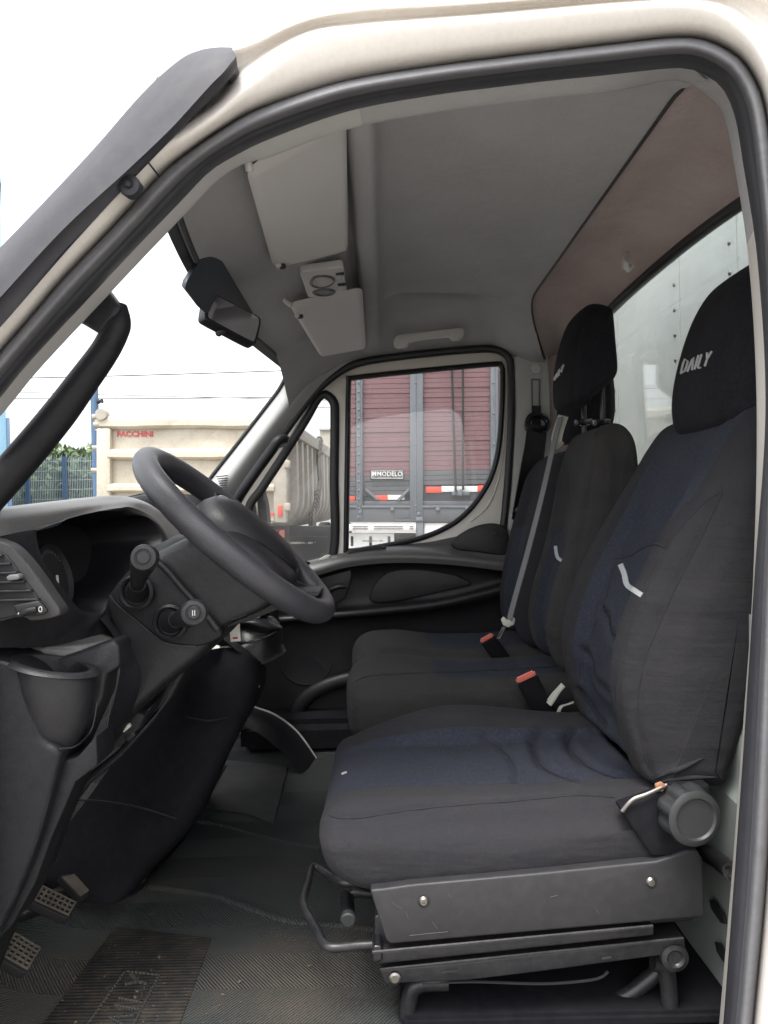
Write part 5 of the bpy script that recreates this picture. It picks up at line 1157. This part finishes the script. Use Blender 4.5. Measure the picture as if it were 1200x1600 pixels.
# ------------------------------------------------------------------ pedals
def pedal(lbl, name, c4, ncol, nrow, ridge=False):
    r = thing(name, lbl, 'pedal', sum(c4, V(0, 0, 0)) / 4, 'foot pedals')
    A, B, C_, D_ = c4
    n_ = (B - A).cross(D_ - A).normalized()
    if n_.dot(CAM - A) < 0: n_ = -n_
    pts = cr([tuple(a.lerp(b, t)) for a, b in ((A, B), (B, C_), (C_, D_), (D_, A)) for t in (.12, .5, .88)], 48, True)
    prism('pedal_pad', [Vector(q) for q in pts], .016, M['trd0'], r, .004, direction=-n_)
    at = lambda u, v: A * (1 - u) * (1 - v) + B * u * (1 - v) + C_ * u * v + D_ * (1 - u) * v + n_ * .003
    for i in range(ncol):
        u = .08 + .84 * i / (ncol - 1); tube('tread_bar', [at(u, .10), at(u, .90)], .0021, M['trd'], r, 6)
    if not ridge:
        for j in range(nrow):
            v = .10 + .80 * j / (nrow - 1); tube('tread_bar', [at(.06, v), at(.94, v)], .0021, M['trd'], r, 6)
    tube('pedal_arm', [sum(c4, V(0, 0, 0)) / 4 - n_ * .012, sum(c4, V(0, 0, 0)) / 4 - n_ * .06 + V(-.06, .0, .04), sum(c4, V(0, 0, 0)) / 4 + V(-.22, .02, .26)], .010, M['mblack'], r, 10, res=16)
    return r
M['trd'] = mat('muddy_tread', (.078, .069, .057), .85, var=[(30, .6, (.15, .12, .09))])
pedal('muddy grid tread clutch pedal nearest the open door', 'clutch_pedal', [P(22, 1455, 1.215), P(66, 1482, 1.235), P(42, 1522, 1.17), P(-12, 1492, 1.15)], 6, 6)
pedal('grid tread brake pedal beside the ribbed accelerator', 'brake_pedal', [P(62, 1382, 1.33), P(122, 1412, 1.36), P(108, 1436, 1.31), P(46, 1408, 1.28)], 8, 4)
pedal('ribbed accelerator pedal just beyond the brake pedal', 'accelerator_pedal', [P(92, 1368, 1.42), P(112, 1364, 1.44), P(141, 1396, 1.45), P(128, 1406, 1.41)], 7, 5, True)
# ------------------------------------------------------------------ cargo box behind the cab
cargo = thing('cargo_box', 'dull aluminium front wall of the cargo box behind the rear window', 'cargo box', (1.05, 1.85, 1.0))
box('front_wall', (1.03, 1.95, 1.9), (.06, 2.5, 2.4), M['alu'], cargo, .006)
for px in (1062, 966, 1150):
    Yr = 0.997 * F / (px - 600)
    box('seam_strip', (.9985, Yr, 2.05), (.003, .05, 2.5), M['alu'], cargo, .001)
rv, rf_ = [], []
for px in (1062, 966, 1150):
    Yr = 0.997 * F / (px - 600)
    for k in range(28):
        z = 1.1 + k * .085; o = len(rv); c = V(.996, Yr + .012, z)
        for (r_, h) in ((.0075, 0), (.006, -.003), (.0025, -.0045)):
            for a in np.linspace(0, 2 * math.pi, 9)[:-1]: rv.append(c + V(h, math.cos(a) * r_, math.sin(a) * r_))
        rf_ += [tuple(i + o for i in q) for q in gridfaces(3, 8, False, True)] + [tuple(range(o + 16, o + 24))]
mesh('rivets', rv, rf_, M['steel'], cargo, 60, kind='stuff')
box('box_floor', (2.7, 1.9, .9), (3.2, 2.1, .25), M['alu'], cargo, .01)

# ------------------------------------------------------------------ dump truck ahead
TY = 9.2
dt = thing('dump_truck', 'cream dump truck with dented tailgate and ribbed side seen through the windscreen', 'dump truck', (P(300, 800, TY).x, 11.5, 0))
tg = boxpx('tailgate', 156, 655, 446, 816, TY + .05, .06, M['dump'], dt, .01)
def wavy(name, x0, x1, y0, y1, Y, dep, am, mt, seedv):
    rs = random.Random(seedv); n = 40; ph = [rs.uniform(0, 6) for _ in range(4)]
    rows = []
    for i in range(n):
        t = i / (n - 1); x = x0 + (x1 - x0) * t
        w = am * (math.sin(t * 7 + ph[0]) + .6 * math.sin(t * 13 + ph[1]) + .4 * math.sin(t * 23 + ph[2]))
        w2 = am * (.8 * math.sin(t * 9 + ph[3]) + .5 * math.sin(t * 17 + ph[1]))
        a, b = P(x, y0 + w2 * .5, Y), P(x, y1 + w, Y); d = dep * (1 + .15 * math.sin(t * 11 + ph[2]))
        rows.append([tuple(a + V(0, .1, 0)), tuple(a + V(0, -d * .55, 0)), tuple(a.lerp(b, .35) + V(0, -d, 0)), tuple(a.lerp(b, .8) + V(0, -d, 0)), tuple(b + V(0, -d * .5, 0)), tuple(b + V(0, .05, 0))])
    return grid(name, rows, mt, tg, smooth=35)
wavy('top_rail', 152, 448, 651, 670, TY + .05, .10, .7, M['dump'], 1)
wavy('tailgate_rib', 172, 430, 702, 718, TY + .05, .10, .8, M['dump'], 2)
wavy('tailgate_rib', 172, 430, 756, 769, TY + .05, .10, .6, M['dump'], 3)
wavy('tailgate_rib', 172, 430, 806, 816, TY + .05, .10, .3, M['dump'], 5)
boxpx('tailgate_post', 150, 669, 172, 817, TY - .04, .12, M['dump'], tg, .02)
boxpx('tailgate_post', 427, 669, 448, 817, TY - .04, .12, M['dump'], tg, .02)
for (x, y, w) in ((160, 648, 9), (152, 652, 5), (154, 664, 5), (152, 700, 4), (151, 735, 4)):
    lathe('hinge_pin', [(w * TY / F, -.06), (w * TY / F, .06), (w * TY / F * .5, .08)], P(x, y, TY), (1, .2, 0) if w < 9 else (0, 1, 0), M['dumpg'], dt, 16)
for y in (725, 792): boxpx('side_latch', 444, y - 6, 453, y + 6, TY - .06, .08, M['dump'], dt, .01)
def word(name, s, x0, x1, y0, y1, Y, m, parent, ext=.004, off=.018, th=None):
    cu = bpy.data.curves.new(name, 'FONT'); cu.body = s; cu.extrude = ext; cu.offset = off; cu.resolution_u = 2
    ob = bpy.data.objects.new(name, cu); COL.objects.link(ob)
    me = bpy.data.meshes.new_from_object(ob.evaluated_get(bpy.context.evaluated_depsgraph_get())); bpy.data.objects.remove(ob)
    c_ = np.array([tuple(v.co) for v in me.vertices]); mn, mx = c_.min(0), c_.max(0)
    for v in me.vertices:
        u = (v.co.x - mn[0]) / (mx[0] - mn[0]); w = (v.co.y - mn[1]) / (mx[1] - mn[1])
        v.co = P(x0 + (x1 - x0) * u, y1 + (y0 - y1) * w, Y) + V(0, -v.co.z, 0)
    me.materials.clear(); me.materials.append(m)
    return link(bpy.data.objects.new(name, me), parent)
word('lettering', 'FACCHINI', 183, 239, 673.5, 682.5, TY + .044, M['redlet'], tg, off=.03)
boxpx('reflector', 413, 801, 428, 806, TY - .055, .015, M['redref'], tg, .002)
boxpx('reflector', 434, 790, 441, 807, TY - .055, .015, M['redref'], tg, .002)
# ribbed side wall running away
xs = P(448, 700, TY).x; zt_, zb_ = P(448, 660, TY).z, P(448, 816, TY).z
L_ = 6.6; dx = .035
def sp_(s, q, out=0):
    """point on the side wall: s along, q 0 top .. 1 under the floor"""
    if q < .72: z = zt_ - .14 + (zb_ + .30 - zt_ + .14) * (q / .72); x = 0; nx, nz = 1, 0
    else:
        a = (q - .72) / .28 * math.pi / 2; z = zb_ + .30 - .34 * math.sin(a); x = -.34 * (1 - math.cos(a)); nx, nz = math.cos(a), -math.sin(a)
    return V(xs - .02 + dx * s + x + nx * out, TY + .12 + s, z + nz * out)
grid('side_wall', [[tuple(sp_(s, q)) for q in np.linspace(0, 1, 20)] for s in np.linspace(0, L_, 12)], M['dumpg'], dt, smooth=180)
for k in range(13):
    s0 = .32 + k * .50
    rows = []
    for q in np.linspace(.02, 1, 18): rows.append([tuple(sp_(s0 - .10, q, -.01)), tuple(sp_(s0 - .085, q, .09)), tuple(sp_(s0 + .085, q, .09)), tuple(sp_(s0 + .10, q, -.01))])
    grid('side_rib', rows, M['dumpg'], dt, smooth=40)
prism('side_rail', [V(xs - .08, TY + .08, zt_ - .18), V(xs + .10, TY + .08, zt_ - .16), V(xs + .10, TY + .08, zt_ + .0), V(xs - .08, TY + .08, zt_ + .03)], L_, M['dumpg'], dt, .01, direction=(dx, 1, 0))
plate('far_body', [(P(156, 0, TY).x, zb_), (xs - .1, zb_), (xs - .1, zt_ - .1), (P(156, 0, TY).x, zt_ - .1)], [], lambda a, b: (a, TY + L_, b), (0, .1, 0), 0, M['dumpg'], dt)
ch = []
for i in range(40):
    t = i / 39; y = 690 + t * 132; x = 499 - 10 * t ** 1.6 - 2 * math.sin(t * 9); c = P(x, y, 1.4715 / ((600 - x) / 1150 + .035) - .12)
    ang = (i % 2) * 1.57 + .4; e1 = V(math.cos(ang), math.sin(ang), 0) * .045; e2 = V(0, 0, 1) * .075
    ch.append([c + e1 * math.cos(a) + e2 * math.sin(a) for a in np.linspace(0, 2 * math.pi, 11)])
tubes('chain', ch, .020, M['chain'], dt, 5, kind='stuff')
boxpx('chassis_rail', 425, 822, 545, 838, TY + .5, .2, M['mblack'], dt, .01)
boxpx('underbody_shade_block', 160, 838, 522, 890, TY + .9, 3.5, M['black'], dt, .01)  # black block added so the space beneath the truck looks shaded
boxpx('mud_flap', 412, 822, 452, 905, TY + .25, .02, M['black'], dt, .004)
boxpx('tail_lamp', 416, 828, 433, 840, TY + .2, .06, M['redref'], dt, .01)
boxpx('tail_lamp', 436, 828, 444, 840, TY + .2, .06, M['redp'], dt, .01)
def wheel_(name, c, R0, w, parent):
    t_ = lathe(name, [(R0 * .55, -w / 2), (R0 * .92, -w / 2), (R0, -w * .38), (R0, w * .38), (R0 * .92, w / 2), (R0 * .55, w / 2)], c, (1, 0, 0), M['tyre'], parent, 32)
    lathe('rim', [(R0 * .55, -w * .4), (R0 * .5, -w * .2), (R0 * .2, -w * .15), (.02, -w * .3)], c, (-1, 0, 0), M['dumpg'], t_, 24)
for s in (1.6, 2.9, 5.2): wheel_('wheel', (xs - .2, TY + s, .52), .52, .34, dt)
for s in (1.6, 2.9): wheel_('wheel', (P(180, 0, TY).x, TY + s, .52), .52, .34, dt)
boxpx('rear_axle_beam', 170, 835, 440, 850, TY + 1.3, .3, M['black'], dt, .01)
far_t = thing('far_truck', 'pale truck body standing beyond the dump truck', 'truck', (P(512, 0, 19).x, 19, 0))
boxpx('cargo_body', 500, 668, 560, 800, 19, 3, M['dump'], far_t, .04)
boxpx('roof_lip', 498, 664, 560, 672, 18.95, .1, M['white'], far_t, .02)
for x in (508, 540): wheel_('wheel', P(x, 845, 19.6), .5, .3, far_t)

# ------------------------------------------------------------------ red slatted truck beside the cab
RY = 6.5
rt = thing('slatted_truck', 'red slatted stake body truck parked close beyond the far door', 'truck', (P(700, 850, RY).x, RY, 0))
rs = random.Random(5)
bays = [(557, 641, -.2), (660, 767, .1), (778, 880, 0), (890, 1000, 0), (536, 556, 0)]
for (x0, x1, sl) in bays:
    y = 470.0; k = 0; last = 772 if x0 < 650 else 758
    base = None
    while y < last:
        h = 7.6; col = M['slat'] if y < (737 if x0 < 650 else 734) else M['slatg']
        jit = rs.uniform(-.004, .004)
        a = P(x0, y - (x0 - 640) * .018, RY + jit); b = P(x1, y - (x1 - 640) * .018, RY + jit); c = P(x1, y + h - .35 - (x1 - 640) * .018, RY + jit); d = P(x0, y + h - .35 - (x0 - 640) * .018, RY + jit)
        prism('slat', [a, b, c, d], .02, col, rt, .002, 1)
        y += h; k += 1
    boxpx('backing_board', x0 - 2, 466, x1 + 2, last + 2, RY + .028, .03, M['slatg'] if False else M['slat'], rt, 0)
    boxpx('board_frame', x0, last, x1, last + 24, RY + .02, .04, M['slatg'], rt, .004)
for (x0, x1) in ((556.5, 566.5), (640.5, 661), (766.5, 778.5), (879, 890)):
    pst = boxpx('stake_post', x0, 462, x1, 812, RY - .05, .06, M['post'], rt, .006)
    tube('post_edge', [P(x0 + 3 + (x1 - x0) * .3, 464, RY - .052), P(x0 + 3 + (x1 - x0) * .3, 800, RY - .052)], .006, M['post'], pst, 6)
    vv = []
    for k in range(16 if x0 < 600 else 5):
        yy = 598 + k * (14 if x0 < 600 else 48); lathe('rivet_head', [(.012, .004), (.010, -.006), (.004, -.009)], P((x0 + x1) / 2 - 1, yy, RY - .051), (0, 1, 0), M['post'], pst, 8)
for (x0, x1, y0, y1, mm) in ((545, 555, 775.5, 783, 'redref'), (584.5, 606, 774, 782, 'redref'), (606, 632, 773.5, 781, 'white'), (665.5, 690, 760.5, 770, 'redref'), (690, 746, 759.5, 768.5, 'white'), (746, 764, 758.5, 768, 'redref'), (780, 800, 757, 766, 'redref'), (800, 830, 757, 766, 'white')):
    boxpx('reflective_tape', x0, y0, x1, y1, RY - .012, .012, M[mm], rt, .001)
for L in ([(571, 765), (590, 781)], [(640, 764), (622, 782)]): tube('corner_brace', [P(*L[0], RY - .02), P(*L[1], RY - .02)], .014, M['post'], rt, 6)
boxpx('lower_rail', 536, 783, 900, 792, RY - .02, .1, M['slatg'], rt, .006)
boxpx('side_beam', 530, 792, 900, 816, RY - .04, .16, M['slatg'], rt, .01)
boxpx('beam_edge', 530, 790, 900, 793.5, RY - .05, .03, M['post'], rt, .003)
for (x, y) in ((563, 800), (613, 796), (654, 803), (684, 796), (730, 795)): lathe('beam_bolt', [(.02, .004), (.018, -.012), (.008, -.016)], P(x, y, RY - .042), (0, 1, 0), M['post'], rt, 10)
lathe('tie_hook', [(.03, 0), (.032, -.02), (.02, -.03)], P(718, 770, RY - .03), (0, 1, 0), M['post'], rt, 16)
boxpx('hook_plate', 706, 768, 734, 774, RY - .04, .03, M['post'], rt, .004)
for (a, b) in (((703, 480), (712, 768)), ((723, 480), (723.5, 766))): tube('tie_rope', [P(*a, RY - .08), P(*b, RY - .06)], .012, M['cable'], rt, 6)
pl = boxpx('name_plate', 578.5, 734.5, 631, 748.5, RY - .03, .02, M['black'], rt, .003)
for (x0, x1, y0, y1) in ((580, 629.5, 735.4, 736), (580, 629.5, 747.2, 747.8), (580, 580.8, 735.4, 747.8), (629, 629.6, 735.4, 747.8)): boxpx('plate_border', x0, y0, x1, y1, RY - .033, .003, M['white'], pl, 0)
word('lettering', 'MODELO', 589.5, 628.5, 736.8, 743.8, RY - .032, M['white'], pl, .002, .012)
word('emblem', 'M', 581.6, 588, 736.8, 743.8, RY - .032, M['white'], pl, .002, .06)
word('small_lettering', 'IND. METALURGICA - MODELO', 582, 628, 744.6, 746.6, RY - .032, M['white'], pl, .001, .0)
bar = boxpx('white_guard', 540, 819, 650, 830, RY - .10, .08, M['white'], rt, .01)
for (x0, x1) in ((551, 575), (584, 630), (640, 646)):
    for y in (822.2, 825.6): boxpx('guard_slot', x0, y, x1, y + 1.4, RY - .1025, .006, M['gasket'], bar, 0)
pan = boxpx('white_side_panel', 530, 833, 616, 905, RY - .03, .05, M['white'], rt, .006)
for x in (550, 579, 608): boxpx('panel_bracket', x - 2, 838, x + 2, 853, RY - .034, .008, M['gasket'], pan, .001)
boxpx('white_tank', 662, 816, 740, 905, RY - .02, .4, M['white'], rt, .02)
boxpx('tank_support', 650, 808, 661, 905, RY - .06, .06, M['post'], rt, .004)
boxpx('pipe_stub', 617, 812, 660, 815, RY - .07, .03, M['slatg'], rt, .004)
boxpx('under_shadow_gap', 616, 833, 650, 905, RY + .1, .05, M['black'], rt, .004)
boxpx('truck_floor', 530, 800, 1000, 812, RY + .1, 2.2, M['slatg'], rt, .01)
for x in (760, 880): wheel_('wheel', P(x, 960, RY + .4), .5, .3, rt)
# etched serials on the far door panes
for (s, x0, x1, y0, y1) in (('* H0880814 - 081 *', 449, 493, 846.5, 850), ('* 9H0880814 - 081 *', 564, 603, 843.5, 847)):
    word('etched_serial', s, x0, x1, y0, y1, 2.662, M['ivory'], door, .0003, .02)

# ------------------------------------------------------------------ blue building, fence, posts, wires, trees
BY = 12.0
bb_ = thing('blue_building', 'blue clad building at the left beyond the windscreen pillar', 'building', (P(-60, 0, BY).x, BY, 0))
def gpx(px, Y): return P(px, 800, Y).x
zt2 = P(5, 288, BY).z
pA, pB = P(24, 800, BY), P(8, 288, BY)
def bw(px0, px1, Y0_, Y1_, z0_, z1_, name, m, parent, bev=.006):
    """an upright slab between two bearings, its end wall turned away from the truck"""
    q = [V(gpx(px0, Y0_), Y0_, z0_), V(gpx(px1, Y0_), Y0_, z0_), V(gpx(px1 - 6, Y1_), Y1_, z0_), V(gpx(px0, Y1_), Y1_, z0_)]
    return prism(name, q, z1_ - z0_, m, parent, bev, 2, direction=(0, 0, 1))
bw(-260, 13, BY, BY + 4, 0, zt2, 'wall', M['blue'], bb_)
for k in range(9): bw(13 - (k + 1) * 28 + 2, 13 - k * 28, BY - .03, BY - .005, .1, zt2 - .15, 'cladding_panel', M['blue'], bb_)
bw(-262, 15, BY - .04, BY + 3.9, zt2, zt2 + .10, 'roof_cap', M['blue'], bb_)
bw(13.5, 19, BY - .06, BY, .2, 3.2, 'downpipe', M['bluep'], bb_)
fy = 14.0
fen = thing('mesh_fence', 'galvanised mesh fence with blue posts in front of the trees', 'fence', (gpx(90, fy), fy, 0))
xa, xb = gpx(-10, fy), gpx(175, fy); ft = P(90, 713, fy).z
wires = []
n_w = 70
for i in range(n_w + 1):
    x = xa + (xb - xa) * i / n_w; wires.append([V(x, fy, .2), V(x, fy, ft + .03 * ((i * 7) % 3 - 1))])
for j in range(14): z = .3 + (ft - .4) * j / 13; wires.append([V(xa, fy + .01, z), V(xb, fy + .01, z)])
tubes('mesh_wires', wires, .006, M['wire'], fen, 4, kind='stuff')
for px in (45, 103): box('fence_post', (gpx(px, fy - .05), fy - .06, ft / 2), (.075, .075, ft - .02), M['bluep'], fen, .006)
box('fence_plinth', ((xa + xb) / 2, fy, .1), (xb - xa, .15, .2), M['wire'], fen, .01)
bp2 = thing('blue_pole', 'tall slim blue pole standing beside the dump truck', 'pole', (gpx(149, 10.5), 10.5, 0))
tube('pole', [V(gpx(152, 10.5), 10.5, 0), P(146, 560, 10.5)], .055, M['bluep'], bp2, 12)
for y in (628, 668, 684, 700): lathe('wire_insulator', [(.02, 0), (.035, .03), (.02, .06), (.035, .09)], P(151, y, 10.5), (1, -.2, .1), M['plast'], bp2, 10)
for y in (655, 672): tube('insulator_arm', [P(149, y, 10.46), P(158, y - 2, 10.4)], .012, M['wire'], bp2, 6)
pw = thing('power_line', 'three thin overhead power lines crossing the white sky', 'power line', P(250, 590, 22))
for (ya, yb, sag, r_) in ((594, 571, 6, .016), (608, 628, 4, .010), (622, 616, 9, .014), (640, 634, 6, .007)):
    pts = [P(-120 + 780 * t, ya + (yb - ya) * t + sag * 4 * t * (1 - t) * .4, 22) for t in np.linspace(0, 1, 30)]
    tube('cable', pts, r_, M['cable'], pw, 5)
def tree(lbl, px, Y, top, wid, mt, seedv):
    r = thing('tree', lbl, 'tree', (gpx(px, Y), Y, 0), 'trees behind the mesh fence')
    rg_ = random.Random(seedv); base = V(gpx(px, Y), Y, 0); H = P(px, top, Y).z
    tube('trunk', [base, base + V(.1, 0, H * .3), base + V(-.05, .1, H * .55), base + V(.05, 0, H * .8)], [.22, .18, .13, .05], M['bark'], r, 8)
    v, f = [], []
    lobes = []
    for k in range(16):
        a = rg_.uniform(0, 6.28); rr_ = rg_.uniform(.1, 1) ** .5 * wid * .75; z = rg_.uniform(.22, .86) * H
        lobes.append((base + V(math.cos(a) * rr_, math.sin(a) * rr_ * .7, z), rg_.uniform(.35, .65) * wid * .62))
    lobes.append((base + V(0, 0, H * .86), wid * .36))
    for c, R0 in lobes:
        for _ in range(420):
            d = V(rg_.gauss(0, 1), rg_.gauss(0, 1), rg_.gauss(0, 1)).normalized() * R0 * rg_.uniform(.55, 1.08); p = c + V(d.x, d.y, d.z * .8)
            e = V(rg_.gauss(0, 1), rg_.gauss(0, 1), rg_.gauss(0, 1)).normalized(); g = e.orthogonal().normalized(); s = rg_.uniform(.05, .12); o = len(v)
            v += [p + e * s * 1.5, p + g * s * .7, p - e * s * 1.5, p - g * s * .7]; f.append((o, o + 1, o + 2, o + 3))
    mesh('crown', v, f, mt, r, 0)
tree('dark leafy tree just right of the blue building', 40, 20, 706, 2.2, M['leaf'], 1)
tree('paler round tree between the two fence posts', 76, 21, 700, 2.1, M['leaf2'], 2)
tree('low dense tree behind the second fence post', 108, 19, 709, 1.9, M['leaf'], 3)
tree('bushy tree beside the tall blue pole', 138, 20, 702, 1.9, M['leaf2'], 4)
tree('dark tree partly hidden by the dump truck', 168, 21, 700, 2.2, M['leaf'], 5)

# ------------------------------------------------------------------ put every thing's own origin at its base
for o in [x for x in S.objects if x.type == 'EMPTY' and '_loc' in x]:
    loc = Vector(o['_loc']); o.location = loc; inv = Matrix.Translation(-loc)
    for c in o.children: c.matrix_parent_inverse = inv
    del o['_loc']
for m_ in bpy.data.materials:
    if '_b' in m_: del m_['_b']
